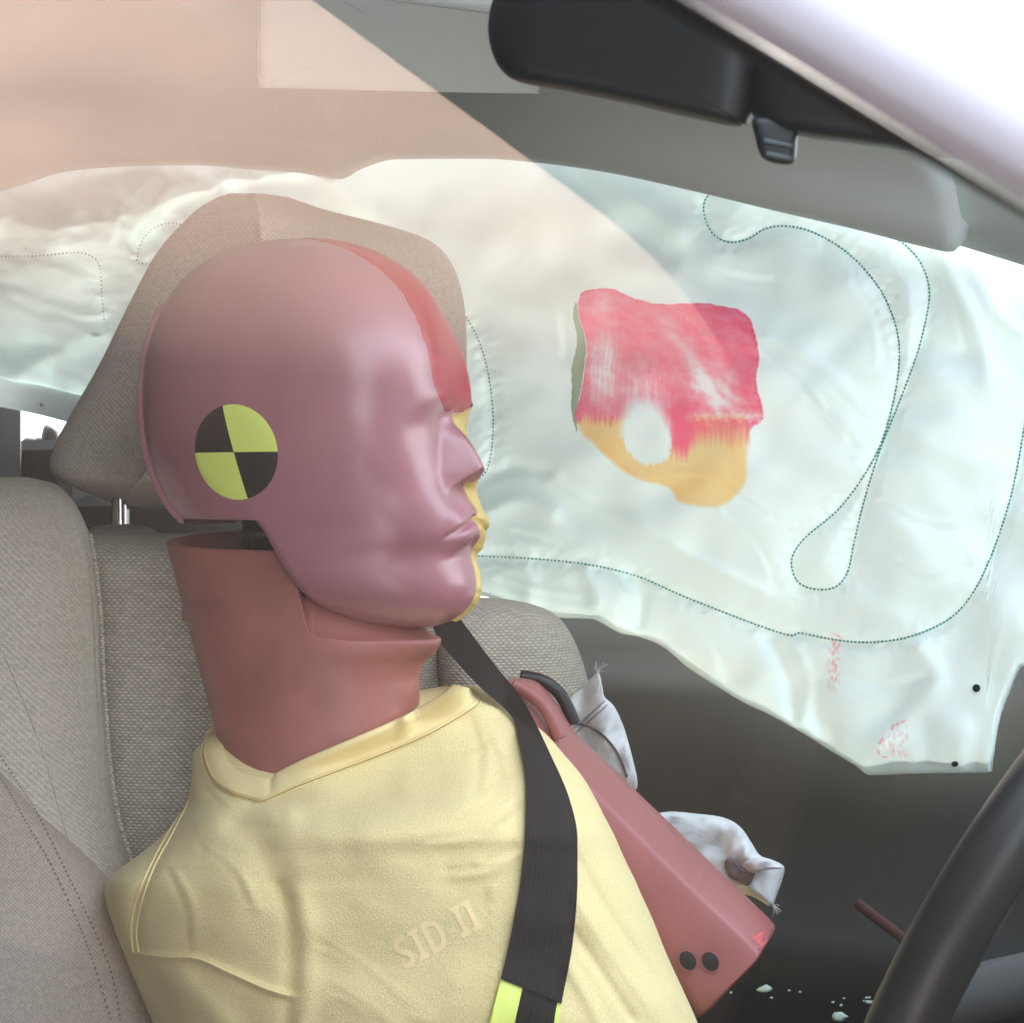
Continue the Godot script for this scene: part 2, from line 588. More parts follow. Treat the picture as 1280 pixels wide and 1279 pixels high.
func make_car() -> void:
	var c := thing("car", "pale car body seen through its side window, with grey roof lining and dark doors", "car", car(0, 0.6, 0))
	var rows := []
	for i in 150:
		rows.append(lining_row(lerpf(-160.0, 1202.0, i / 149.0)))
	put("headliner", skin(rows, false, false, 1), M.lining, c)
	# the roof's outer skin, from the rear to the top of the windscreen
	var roof := []
	for i in 13:
		var f := lerpf(-1.9, 0.52, i / 12.0)
		var row := PackedVector3Array()
		for k in 15:
			var r := lerpf(-0.1, 1.22, k / 14.0)
			row.append(car(f, r, 1.60 + 0.10 * (1.0 - pow(absf(r - 0.56) / 0.66, 2.5)) - 0.02 * pow((f + 0.6), 2.0)))
		roof.append(row)
	put("roof", skin(roof, false, false, 1), M.paint, c)
	# driver's door: dark inner panel with a step, a sill and an armrest
	var door := []
	for i in 40:
		var f := lerpf(-0.5, 1.25, i / 39.0)
		var row := PackedVector3Array()
		for s in [[-0.07, 1.125], [-0.05, 1.12], [-0.035, 1.085], [-0.03, 1.072], [-0.012, 1.066], [-0.006, 1.05], [0.0, 0.96], [0.004, 0.90], [0.045, 0.88], [0.06, 0.865], [0.055, 0.83], [0.02, 0.80], [0.0, 0.72], [0.03, 0.62], [0.05, 0.5], [0.06, 0.3]]:
			row.append(car(f, s[0] - 0.06, s[1] + 0.004 * sin(f * 5.0)))
		door.append(row)
	put("door_panel", skin(door, false, false, 1), M.dark, c)
	put("door", box(Vector3(1.8, 0.8, 0.05), car(0.37, -0.165, 0.70), Basis(Vector3.UP, -YAW), 0.01), M.paint, c)
	put("rear_door", box(Vector3(1.3, 0.9, 0.08), car(-1.22, -0.1, 0.82), Basis(Vector3.UP, -YAW), 0.01), M.dark, c)
	put("centre_pillar", box(Vector3(0.66, 0.66, 0.05), car(-0.48, -0.10, 0.885), Basis(Vector3.UP, -YAW), 0.01), M.dark, c)
	put("near_rear_side", box(Vector3(2.2, 1.1, 0.06), car(-1.05, 1.27, 1.05), Basis(Vector3.UP, -YAW), 0.02), M.dark, c)
	put("rear_quarter", box(Vector3(1.6, 1.1, 0.08), car(-1.41, -0.02, 1.1), Basis(Vector3.UP, -YAW), 0.02), M.dark, c)
	for q in [[40, 560, 16, 14], [62, 552, 12, 22], [20, 566, 14, 10], [80, 570, 14, 18]]:
		var z0 := win_z(q[0], -0.35)
		put("rear_fitting", pillow(flat_line([[q[0] - q[2], q[1] + q[3]], [q[0] - q[2] * 0.8, q[1] - q[3] * 0.7], [q[0], q[1] - q[3]], [q[0] + q[2] * 0.9, q[1] - q[3] * 0.6], [q[0] + q[2], q[1] + q[3]]], 4, true), z0, 0.03, 0.6, null, 5), M.darker, c)
	var rod := PackedVector3Array()
	for q in [[1072, 1130], [1095, 1148], [1116, 1164], [1150, 1192]]:
		rod.append(at(q[0], q[1], win_z(q[0], 0.12)))
	put("red_strap", tube(smooth_line(rod, 6), 0.0038, 10), mat(rgb(64, 27, 25), 0.8), c)
	put("floor", box(Vector3(3.4, 0.05, 1.4), car(-0.3, 0.58, 0.3), Basis(Vector3.UP, -YAW), 0.01), M.darker, c)
	put("passenger_door", box(Vector3(2.6, 0.62, 0.08), car(-0.1, 1.22, 0.6), Basis(Vector3.UP, -YAW), 0.01), M.paint, c)
	put("dashboard", box(Vector3(0.4, 0.35, 1.3), car(1.15, 0.58, 0.78), Basis(Vector3.UP, -YAW), 0.05), M.darker, c)
	put("rear_bulkhead", box(Vector3(0.06, 1.36, 1.8), car(-1.5, 0.70, 0.965), Basis(Vector3.UP, -YAW), 0.02), M.dark, c)
	# far windscreen pillar trim, a rounded bar that runs down to the right
	var trim := []
	for i in 14:
		var x := lerpf(1140.0, 1420.0, i / 13.0)
		var lo := 298.0 + (x - 1176.0) * 0.33
		var row := PackedVector3Array()
		for k in 14:
			var a := PI * k / 13.0
			var y := lo - 40.0 + 42.0 * cos(a) - (x - 1176.0) * 0.02 - 90.0 * (1.0 - cos(a)) / 2.0
			row.append(win(x, y, 0.035 + 0.045 * sin(a * 0.6)))
		trim.append(row)
	put("windscreen_pillar_trim", skin(trim, false, false, 1), M.trim, c)
	# near windscreen pillar outside the glass: pale painted metal
	var d0 := -1.135
	var a0 := at(770, -54, d0)
	var a1 := at(1420, 332, d0 - 0.02)
	var pil := []
	for i in 20:
		var t := i / 19.0
		var p := a0.lerp(a1, t)
		var out := (at(1110, -90, d0 - 0.05) - a0).normalized()
		var row := PackedVector3Array()
		for s in [[0.004, 0.003], [0.001, 0.001], [0.0, 0.0], [0.001, -0.003], [0.004, -0.004], [0.01, -0.001], [0.03, 0.012], [0.06, 0.035], [0.1, 0.07], [0.14, 0.12]]:
			row.append(p + out * s[0] - Vector3(0, 0, s[1]))
		pil.append(row)
	put("windscreen_pillar", skin(pil, false, false, 1), M.paint, c)
	var seal := PackedVector3Array()
	for i in 12:
		seal.append(a0.lerp(a1, i / 11.0) + Vector3(-0.0006, -0.0010, -0.0022))
	var seal_rows := []
	for i in 12:
		seal_rows.append(tube_rows(PackedVector3Array([seal[maxi(i - 1, 0)], seal[i], seal[mini(i + 1, 11)]]), lerpf(0.0021, 0.0002, pow(i / 11.0, 1.4)), 8)[1])
	put("window_seal", skin(seal_rows, true, true), M.seal, c)
	# the passenger's side window: one pane, leaning in towards the roof
	var nrm := (SIDE * cos(0.33) + Vector3.UP * sin(0.33)).normalized()
	var up := FWD.cross(nrm).normalized()
	if up.y < 0.0:
		up = -up
	var basis := Basis(FWD, up, FWD.cross(up))
	put("side_window", box(Vector3(1.9, 0.66, 0.004), car(0.55, 1.17, 1.22), basis, 0.0005), M.glass, c)
	# pale oblong flap on the roof lining
	var flap_outline := flat_line([[326, -70], [322, -60], [321, 20], [321, 98], [326, 108], [336, 110], [500, 114], [660, 117], [672, 114], [675, 104], [676, 20], [676, -60], [670, -70]], 4, true)
	var fo := thing("sun_visor", "pale oblong panel with rounded corners on the grey roof lining", "sun visor", at(500, 20, 0.1))
	put("board", pillow(flap_outline, 0.16, 0.006, 1.0, func(x, y): return y * 0.0004 + (x - 500.0) * 0.0003, 8), M.panel, fo)
	put("edge_strip", pillow(flat_line([[325, -60], [328, -66], [331, -60], [332, 20], [331, 92], [328, 98], [325, 92], [324, 20]], 3, true), 0.1535, 0.002, 0.6, func(x, y): return y * 0.0004 + (x - 500.0) * 0.0003, 4), mat(rgb(214, 220, 214), 0.4), fo)

# ---------------------------------------------------------------- curtain airbag
var seams := []
var bag_folds := []
var bag_keys := [[-120, 250, 470], [-60, 222, 474], [0, 204, 478], [60, 195, 492], [120, 180, 520], [300, 180, 640], [560, 176, 742], [605, 176, 746], [640, 178, 756], [700, 180, 773], [738, 184, 774], [748, 186, 777], [775, 190, 792], [800, 192, 797], [830, 198, 810], [860, 205, 835], [900, 216, 861], [930, 224, 879], [960, 232, 893], [1000, 242, 915], [1040, 250, 940], [1070, 262, 958], [1088, 266, 970], [1140, 274, 968], [1200, 288, 967], [1236, 296, 966], [1240, 297, 935], [1246, 299, 900], [1258, 302, 868], [1272, 306, 836], [1276, 308, 834], [1340, 330, 800], [1400, 350, 780]]

func bag_off(x: float, y: float) -> float:
	var p := Vector2(x, y)
	var r := 0.0
	var bx := (x - 930.0) / 400.0
	var by := (y - 520.0) / 330.0
	r += 0.045 * maxf(0.0, 1.0 - bx * bx) * maxf(0.0, 1.0 - by * by)
	bx = (x - 140.0) / 330.0
	by = (y - 330.0) / 190.0
	r += 0.05 * maxf(0.0, 1.0 - bx * bx) * maxf(0.0, 1.0 - by * by)
	for s in seams:
		var box_: Rect2 = s[1]
		if box_.has_point(p):
			var d := near(p, s[0])
			r -= 0.004 * exp(-d * d / 90.0) + 0.008 * exp(-d * d / 1500.0)
			r += 0.0020 * exp(-d * d / 400.0) * soft_noise.get_noise_2d(x * 11.0, y * 11.0)
	for f in bag_folds:
		var fb: Rect2 = f[3]
		if fb.has_point(p):
			var d := near(p, f[0])
			r += f[2] * exp(-d * d / (f[1] * f[1]))
	var k := key_at(bag_keys, x)
	var low: float = clampf((y - (k[2] - 90.0)) / 90.0, 0.0, 1.0)
	r += 0.004 * low * sin(x * 0.06 + 2.0 * soft_noise.get_noise_2d(x * 2.0, y))
	r += 0.007 * soft_noise.get_noise_2d(x * 1.0 + 0.5 * y, y * 1.3 - 0.4 * x)
	if x < 420.0:
		r += 0.008 * soft_noise.get_noise_2d(x * 1.9 + 500.0, y * 3.2 - x) * smoothstep(420.0, 330.0, x)
	return r

func bag_pt(x: float, y: float, extra := 0.0) -> Vector3:
	return win(x, y, bag_off(x, y) + extra)

func add_seam(pts: Array, closed := false) -> void:
	var l := flat_line(pts, 6, closed)
	var r := Rect2(l[0], Vector2.ZERO)
	for q in l:
		r = r.expand(q)
	seams.append([l, r.grow(70.0)])

func add_fold(pts: Array, width: float, amount: float) -> void:
	var l := flat_line(pts, 5)
	var r := Rect2(l[0], Vector2.ZERO)
	for q in l:
		r = r.expand(q)
	bag_folds.append([l, width, amount, r.grow(width * 2.5)])

func inside(p: Vector2, poly: PackedVector2Array) -> bool:
	return Geometry2D.is_point_in_polygon(p, poly)

func make_airbag() -> void:
	add_seam([[895, 236], [882, 250], [881, 270], [892, 293], [912, 303], [935, 299], [958, 286], [985, 283], [1020, 292], [1062, 318], [1098, 358], [1118, 400], [1125, 440], [1120, 490], [1104, 550], [1080, 596], [1048, 638], [1010, 670], [994, 690], [990, 708], [998, 728], [1018, 737], [1044, 735], [1060, 716], [1068, 680], [1080, 630], [1100, 565], [1126, 500], [1148, 440], [1160, 390], [1162, 360], [1152, 330], [1130, 305], [1100, 290], [1060, 279], [1020, 268]])
	add_seam([[560, 694], [607, 696], [650, 698], [700, 702], [750, 709], [800, 722], [850, 744], [900, 764], [950, 783], [988, 795], [1000, 792], [1030, 798], [1065, 803], [1100, 803], [1140, 796], [1185, 776], [1215, 745], [1240, 695], [1262, 630], [1276, 565], [1285, 500], [1292, 420]])
	add_seam([[560, 380], [580, 394], [598, 425], [610, 465], [616, 510], [616, 550], [610, 585], [598, 600], [580, 620]])
	add_seam([[-80, 325], [0, 321], [50, 320], [95, 316], [116, 322], [125, 336], [127, 370], [130, 400]])
	add_seam([[240, 330], [178, 330], [172, 322], [178, 300], [195, 284], [215, 279], [240, 285]])
	for f in [[[700, 590], [760, 620], [820, 668]], [[880, 420], [950, 440], [1000, 470], [1030, 510]], [[1000, 500], [1030, 520], [1056, 545]], [[640, 660], [690, 672], [730, 690]], [[620, 720], [660, 735], [720, 745]], [[840, 770], [880, 800], [900, 840]], [[1040, 830], [1100, 850], [1150, 840]], [[1180, 460], [1230, 500], [1262, 540]], [[1150, 330], [1180, 370], [1200, 430]], [[1100, 620], [1150, 650], [1200, 655]], [[650, 330], [690, 380], [700, 440]], [[870, 260], [900, 330], [960, 345]], [[1060, 350], [1090, 400], [1098, 450]], [[900, 640], [940, 680], [960, 720]], [[1120, 700], [1160, 720], [1200, 700]], [[30, 270], [70, 250], [110, 210]], [[140, 300], [150, 260], [190, 220]], [[60, 380], [100, 395], [130, 390]], [[850, 590], [900, 600], [960, 640]]]:
		add_fold(f, 4.5, 0.0013 if f[0][0] > 420 else 0.0030)
		add_fold([[f[0][0] + 8, f[0][1] + 7], [f[1][0] + 9, f[1][1] + 8], [f[2][0] + 8, f[2][1] + 8]], 7.0, -0.0012)
	add_fold([[690, 600], [740, 632], [800, 660], [870, 700], [955, 742]], 9.0, 0.004)
	add_fold([[640, 590], [700, 615], [760, 655]], 30.0, -0.008)
	add_fold([[870, 350], [930, 360], [1000, 375], [1060, 410]], 26.0, -0.006)
	add_fold([[960, 420], [1030, 460], [1090, 520]], 8.0, 0.0025)
	add_fold([[1130, 530], [1170, 560], [1230, 575]], 18.0, 0.004)
	add_fold([[1180, 320], [1200, 370], [1226, 420], [1240, 470]], 18.0, 0.008)
	add_fold([[1160, 430], [1210, 446], [1280, 452]], 22.0, -0.006)
	add_fold([[1215, 330], [1240, 380], [1275, 420]], 12.0, 0.005)
	add_fold([[786, 720], [800, 745], [796, 780]], 8.0, -0.007)
	add_fold([[730, 715], [745, 745], [742, 772]], 9.0, 0.004)
	add_fold([[990, 798], [1010, 850], [1004, 905]], 8.0, 0.003)
	add_fold([[960, 800], [985, 850], [990, 900]], 9.0, -0.004)
	add_fold([[1150, 810], [1170, 850], [1130, 900], [1080, 960]], 16.0, 0.006)
	add_fold([[740, 200], [780, 245], [850, 285]], 22.0, 0.010)
	add_fold([[700, 195], [740, 250], [830, 320]], 20.0, -0.007)
	add_fold([[640, 190], [700, 260], [760, 330]], 26.0, 0.005)
	add_fold([[600, 600], [640, 585], [680, 590]], 10.0, -0.005)
	add_fold([[610, 640], [650, 625], [690, 640]], 12.0, 0.005)
	add_fold([[410, 218], [440, 250], [520, 300]], 24.0, 0.012)
	add_fold([[250, 196], [285, 225], [300, 260]], 16.0, -0.014)
	add_fold([[60, 330], [90, 260], [160, 215], [240, 205]], 22.0, 0.014)
	add_fold([[180, 300], [230, 250], [300, 232], [380, 228]], 16.0, -0.012)
	add_fold([[170, 290], [215, 235], [280, 215]], 12.0, 0.010)
	add_fold([[0, 430], [60, 432], [110, 440]], 16.0, -0.010)
	add_fold([[20, 470], [70, 440], [120, 420]], 12.0, 0.008)
	add_fold([[0, 300], [30, 250], [60, 225]], 16.0, -0.008)
	var b := thing("curtain_airbag", "white curtain airbag hanging across the driver's window, smeared with red and yellow paint", "airbag", win(900, 900, 0))
	var cols := []
	var uvs := []
	var nx := 400
	var ny := 210
	for i in nx:
		var x := lerpf(-120.0, 1400.0, float(i) / (nx - 1))
		if x > 1228.0 and x < 1284.0:
			x = lerpf(1228.0, 1284.0, (x - 1228.0) / 56.0)
		var k := key_at(bag_keys, x)
		var row := PackedVector3Array()
		var uvr := PackedVector2Array()
		for j in ny:
			var v := float(j) / (ny - 1)
			var y := lerpf(k[1], k[2], v)
			var hem := 0.006 * (1.0 - sqrt(clampf((1.0 - v) / 0.025, 0.0, 1.0)))
			var p := bag_pt(x, y, -hem)
			row.append(p)
			uvr.append(Vector2((p - HINGE).dot(FWD) / 1.2 + 0.5, (1.6 - p.y) / 0.6))
		for j in 5:
			row.append(row[ny - 1 - j] - SIDE * 0.006)
			uvr.append(uvr[ny - 1 - j])
		cols.append(row)
		uvs.append(uvr)
	# texture in the fabric's own plane: 1.2 m along the car by 0.6 m down
	var w := 2048
	var h := 1024
	var im := Image.create(w, h, false, Image.FORMAT_RGB8)
	im.fill(rgb(228, 242, 241))
	paint_fabric(im, w, h)
	var m := mat(Color.WHITE, 0.62)
	m.albedo_texture = ImageTexture.create_from_image(im)
	m.rim_enabled = true
	m.rim = 0.2
	m.backlight_enabled = true
	m.backlight = Color(0.31, 0.325, 0.325)
	put("fabric", skin(cols, false, false, 1, uvs), m, b)
	for s in seams.size():
		put_stitches(seams[s][0], b, s)
	# dark eyelets in the front tab
	for e in [[1221.0, 861.0, 5.0, 5.0], [1194.0, 956.0, 4.5, 3.6]]:
		var pts := PackedVector2Array()
		for i in 20:
			pts.append(Vector2(e[0] + e[2] * cos(TAU * i / 20.0), e[1] + e[3] * sin(TAU * i / 20.0)))
		var row0 := PackedVector3Array()
		var row1 := PackedVector3Array()
		for q in pts:
			row0.append(bag_pt(q.x, q.y, 0.0015))
			row1.append(bag_pt(lerpf(e[0], q.x, 0.3), lerpf(e[1], q.y, 0.3), 0.0012))
		put("eyelet", skin([row0, row1], true, true, 1), M.darker, b)
	# rolled lower tube at the rear
	var path := PackedVector3Array()
	for q in [[-160, 470], [-60, 482], [0, 491], [50, 501], [90, 511], [150, 525]]:
		path.append(win(q[0], q[1], 0.02))
	put("rolled_hem", tube(smooth_line(path, 6), 0.0135, 14), M.hem, b)
	var rivet := SphereMesh.new()
	rivet.radius = 0.0022
	rivet.height = 0.0044
	var rv := put("rivet", rivet, M.chrome, b)
	rv.position = win(52, 506, 0.034) - b.position

func put_stitches(l: PackedVector2Array, b: Node3D, which: int) -> void:
	var rows := PackedVector3Array()
	var idx := PackedInt32Array()
	var step := 4.8
	var carry := 0.0
	for i in l.size() - 1:
		var seg := l[i].distance_to(l[i + 1])
		var t := carry
		while t < seg:
			var p := l[i].lerp(l[i + 1], t / seg)
			if p.x > -100 and p.x < 1390:
				var dir := (l[i + 1] - l[i]).normalized()
				var c := bag_pt(p.x, p.y, 0.0006)
				var e := (bag_pt(p.x + dir.x, p.y + dir.y, 0.0006) - c).normalized()
				var n := SIDE
				var s := e.cross(n).normalized()
				var hl := 0.00125 if which < 3 else 0.0009
				var hw := 0.00075
				var st := rows.size()
				for q in [[-1.0, 0.0, 0.0], [-0.6, -1.0, 0.4], [-0.6, 1.0, 0.4], [0.6, -1.0, 0.4], [0.6, 1.0, 0.4], [1.0, 0.0, 0.0]]:
					rows.append(c + e * hl * q[0] + s * hw * q[1] + n * 0.0009 * q[2])
				for tri in [[0, 1, 2], [1, 3, 2], [2, 3, 4], [3, 5, 4]]:
					idx.append_array([st + tri[0], st + tri[1], st + tri[2]])
			t += step
		carry = t - seg
	var o := put("seam_stitching", finish(rows, idx, PackedVector2Array(), 1), M.stitch if which < 3 else M.thread, b)
	o.set_meta("kind", "stuff")

func paint_fabric(im: Image, w: int, h: int) -> void:
	var red := flat_line([[724, 366], [740, 361], [763, 360], [785, 370], [822, 379], [870, 377], [893, 381], [915, 386], [933, 404], [945, 440], [948, 480], [952, 515], [946, 528], [934, 540], [930, 575], [862, 580], [840, 578], [800, 560], [760, 540], [719, 530], [720, 508], [728, 470], [729, 430], [723, 395]], 5, true)
	var yel := flat_line([[718, 500], [780, 500], [860, 505], [930, 515], [932, 575], [930, 605], [918, 622], [896, 637], [870, 636], [845, 630], [830, 612], [800, 604], [775, 590], [745, 560], [722, 540]], 5, true)
	var grey := flat_line([[721, 378], [724, 400], [729, 430], [728, 470], [721, 505], [720, 541], [713, 510], [713, 460], [718, 420], [716, 395]], 5, true)
	var base := rgb(228, 242, 241)
	var n := FastNoiseLite.new()
	n.seed = 31
	n.frequency = 0.03
	n.fractal_octaves = 2
	var f := FWD
	for py in h:
		var yw := 1.6 - 0.6 * (py + 0.5) / h
		for px in w:
			var fw := ((px + 0.5) / w - 0.5) * 1.2
			if fw < 0.03 or fw > 0.47:
				continue
			var p := HINGE + f * fw + SIDE * (0.028 + 0.019 * clampf((fw - 0.05) / 0.18, 0.0, 1.2))
			var d := -p.z
			var k := HALF / 640.0 * d
			var x := 640.0 + p.x / k
			var y := 640.0 - (yw - EYE.y) / k
			var c := base
			var hit := false
			if x > 700 and x < 965 and y > 350 and y < 650:
				var q := Vector2(x + 1.0 * n.get_noise_2d(x * 3.0, y * 3.0), y + 1.0 * n.get_noise_2d(y * 3.0 + 90.0, x * 3.0))
				var fine := n.get_noise_2d(x * 4.0 + y * 2.4, y * 5.0 - x * 2.6)
				var down := n.get_noise_2d(x * 7.0, y * 0.5 + 60.0)
				if inside(q, yel):
					var e := 0.5 + 0.5 * n.get_noise_2d(x, y * 0.6)
					var tone := rgb(238, 206, 140).lerp(rgb(246, 190, 116), clampf(0.9 * e - (x - 740.0) / 400.0, 0.0, 1.0))
					var cover := smoothstep(0.0, 7.0, near(q, yel)) * smoothstep(512.0, 528.0, y + 5.0 * down) * (0.86 + 0.12 * e)
					c = c.lerp(tone, cover)
					hit = true
				if inside(q, grey):
					c = rgb(160, 178, 156).lerp(rgb(120, 146, 122), 0.5 + 0.5 * n.get_noise_2d(x * 2.0, y * 0.3))
					hit = true
				if inside(q, red):
					var ed := near(q, red)
					var streak := n.get_noise_2d(x * 0.9 + y * 0.5 + 300.0, y * 1.5 - x * 0.8)
					var thin := 0.10 + 0.16 * streak + 0.08 * fine
					thin += 0.70 * exp(-pow((x - 754.0) / 20.0, 2.0) - pow((y - 462.0) / 46.0, 2.0)) * (1.0 + 0.5 * down)
					thin += 0.75 * exp(-pow((x - 888.0 - (y - 480.0) * 0.4) / 26.0, 2.0) - pow((y - 488.0) / 30.0, 2.0)) * (1.0 + 0.5 * streak)
					thin += 0.30 * exp(-pow((x - 850.0 - (y - 430.0) * 0.8) / 14.0, 2.0) - pow((y - 430.0) / 50.0, 2.0))
					thin += 0.55 * exp(-pow((x - 806.0) / 26.0, 2.0) - pow((y - 500.0) / 40.0, 2.0)) * (1.0 + 0.7 * down)
					thin += 0.30 * exp(-pow((x - 752.0) / 16.0, 2.0) - pow((y - 380.0) / 14.0, 2.0))
					thin += 0.45 * exp(-pow((y - 521.0 - 6.0 * fine) / 5.0, 2.0)) * smoothstep(852.0, 872.0, x)
					thin -= 0.35 * exp(-pow((x - 848.0) / 9.0, 2.0)) * smoothstep(490.0, 520.0, y)
					# it ends above the yellow: soon on the left, in a smear beside the bare oval, softly on the right
					var low := lerpf(526.0, 566.0, smoothstep(826.0, 842.0, x)) - 22.0 * smoothstep(856.0, 872.0, x)
					var soft := lerpf(8.0, 20.0, smoothstep(820.0, 870.0, x))
					var cover := smoothstep(low + soft, low - soft, y + 10.0 * down) * smoothstep(0.0, 2.2, ed)
					var tone := rgb(236, 96, 128).lerp(rgb(224, 74, 108), clampf(0.5 - 2.0 * fine, 0.0, 1.0) * smoothstep(6.0, 1.0, ed))
					c = c.lerp(tone, cover * clampf(1.0 - thin, 0.12, 1.0))
					hit = true
				var oval := Vector2((x - 811.0 - (y - 545.0) * 0.12) / 30.0, (y - 543.0) / 40.0).length()
				if oval < 1.3 and hit:
					var rim := lerpf(0.30, 0.07, smoothstep(520.0, 560.0, y))
					c = c.lerp(base, smoothstep(1.0 + rim, 1.0 - rim, oval + 0.10 * down + 0.04 * fine))
			elif x > 985 and x < 1130 and y > 785 and y < 965:
				var a := n.get_noise_2d(x * 5.0, y * 3.0)
				var b := 0.0
				b = maxf(b, smoothstep(11.0, 2.0, absf(x - 1004.0 + (y - 830.0) * 0.05)) * smoothstep(790.0, 800.0, y) * smoothstep(885.0, 850.0, y))
				var rr := Vector2(x - 1098.0, (y - 945.0) * 0.9).length()
				if x < 1098.0 and y < 955.0:
					b = maxf(b, 1.3 * smoothstep(6.0, 1.0, absf(rr - 30.0)) + 0.5 * smoothstep(30.0, 18.0, rr) * smoothstep(0.0, 10.0, rr))
				if a > -0.2:
					c = base.lerp(rgb(240, 158, 156), clampf(b * (0.22 + 1.1 * a), 0.0, 0.75))
					hit = b > 0.0
			if hit:
				im.set_pixel(px, py, c.clamp())

# ---------------------------------------------------------------- driver's seat
func make_seat() -> void:
	var s := thing("driver_seat", "grey beige cloth driver's seat with headrest on a chrome post behind the dummy", "car seat", at(300, 1400, 0.3))
	var rest := []
	var hk := [[242, 286, 318, 326], [245, 276, 319, 352], [252, 262, 321, 375], [262, 246, 325, 404], [282, 225, 330, 482], [300, 208, 333, 533], [325, 190, 333, 559], [360, 171, 320, 573], [400, 151, 300, 579], [455, 124, 272, 580], [520, 87, 243, 579], [555, 68, 222, 577], [580, 61, 205, 575], [598, 70, 192, 574], [612, 98, 182, 572], [624, 128, 176, 568], [632, 152, 178, 560], [637, 190, 205, 500]]
	for j in 90:
		var y := lerpf(242.0, 637.0, pow(j / 89.0, 1.0))
		var k := key_at(hk, y)
		var e := smoothstep(242.0, 275.0, y) * smoothstep(637.0, 600.0, y)
		var poly := PackedVector3Array()
		var zl := lerpf(0.22, 0.20, e)
		var zs := lerpf(0.20, 0.12, e)
		var zr := lerpf(0.26, 0.27, e)
		var ins: float = (k[3] - k[1]) * 0.04
		for q in [[k[1], zl], [lerpf(k[1], k[2], 0.5), (zl + zs) / 2.0 - 0.01 * e], [k[2] - ins, zs + 0.004], [k[2] + ins * 0.5, zs], [lerpf(k[2], k[3], 0.5), (zs + zr) / 2.0 - 0.016 * e], [lerpf(k[2], k[3], 0.88), zr - 0.028 * e], [k[3], zr + 0.01], [k[3] - ins, zr + 0.04], [lerpf(k[1], k[3], 0.6), zr + 0.06], [lerpf(k[1], k[3], 0.2), zr + 0.05]]:
			poly.append(at(q[0], y, q[1]))
		rest.append(smooth_line(poly, 6, true))
	var hr := put("headrest", skin(rest, true, true), M.rest, s)
	var seam := PackedVector3Array()
	for j in range(2, 88):
		seam.append(rest[j][15] + Vector3(0, 0, 0.0006))
	var ss := put("piping", tube(seam, 0.0019, 6), M.rest, hr)
	var cyl := []
	for j in 6:
		var row := PackedVector3Array()
		for i in 24:
			var a := TAU * i / 24.0
			row.append(at(150.0, lerpf(612.0, 690.0, j / 5.0), 0.2) + Vector3(cos(a), 0, sin(a)) * 0.0065)
		cyl.append(row)
	put("post", skin(cyl, true, true), M.chrome, hr)
	var oval := []
	for j in 8:
		var t := j / 7.0
		var row := PackedVector3Array()
		for i in 32:
			var a := TAU * i / 32.0
			var r := sqrt(1.0 - pow(t * 0.98, 3.0))
			row.append(at(152.0, 673.0, 0.2) + Vector3(cos(a) * 0.026 * r, 0.010 * t, sin(a) * 0.022 * r))
		oval.append(row)
	put("post_collar", skin(oval, true, true), M.plastic, s)
	put("backrest_cushion", skin(stack([[667, 118, 500, 0.22, 0.02, 3.0, 0.06], [672, 106, 540, 0.22, 0.05, 3.2, 0.08], [700, 108, 560, 0.22, 0.075, 3.5, 0.10], [800, 112, 575, 0.225, 0.085, 3.5, 0.10], [900, 116, 580, 0.225, 0.09, 3.5, 0.10], [1040, 132, 590, 0.22, 0.09, 3.5, 0.10], [1300, 200, 640, 0.21, 0.09, 3.5, 0.10], [1420, 230, 660, 0.21, 0.09, 3.5, 0.10]], 80, 90), true, true), M.mesh, s)
	var nb := put("near_bolster", skin(stack([[597, -30, 34, 0.16, 0.02, 2.2, 0.02], [600, -70, 55, 0.16, 0.035, 2.3, 0.03], [607, -95, 72, 0.15, 0.05, 2.4, 0.04], [625, -120, 90, 0.145, 0.065, 2.5, 0.05], [650, -140, 104, 0.14, 0.075, 2.5, 0.05], [700, -150, 122, 0.135, 0.085, 2.6, 0.05], [760, -150, 128, 0.13, 0.09, 2.6, 0.05], [860, -150, 131, 0.125, 0.095, 2.6, 0.05], [960, -150, 140, 0.12, 0.1, 2.6, 0.05], [1040, -150, 156, 0.115, 0.1, 2.6, 0.05], [1100, -150, 178, 0.11, 0.1, 2.6, 0.05], [1200, -150, 226, 0.10, 0.1, 2.6, 0.05], [1330, -150, 280, 0.10, 0.1, 2.6, 0.05]], 100, 110), true, true), M.weave, s)
	# smooth cloth on the bolster's flank with two rows of stitching
	var line := flat_line([[-60, 905], [-20, 945], [18, 985], [50, 1020], [80, 1045], [112, 1075], [135, 1100], [150, 1130], [165, 1180], [190, 1260], [215, 1340]], 10)
	var side_rows := []
	for q in line:
		var row := PackedVector3Array()
		for i in 30:
			var t := i / 29.0
			var x := lerpf(q.x, -150.0, t)
			var y := q.y + t * 16.0
			row.append(at(x, y, bolster_z(x, y) - 0.008 * (1.0 - pow(1.0 - minf(t * 8.0, 1.0), 2.0)) - 0.002))
		side_rows.append(row)
	var sp := put("side_panel", skin(side_rows, false, false, 1), M.side, s)
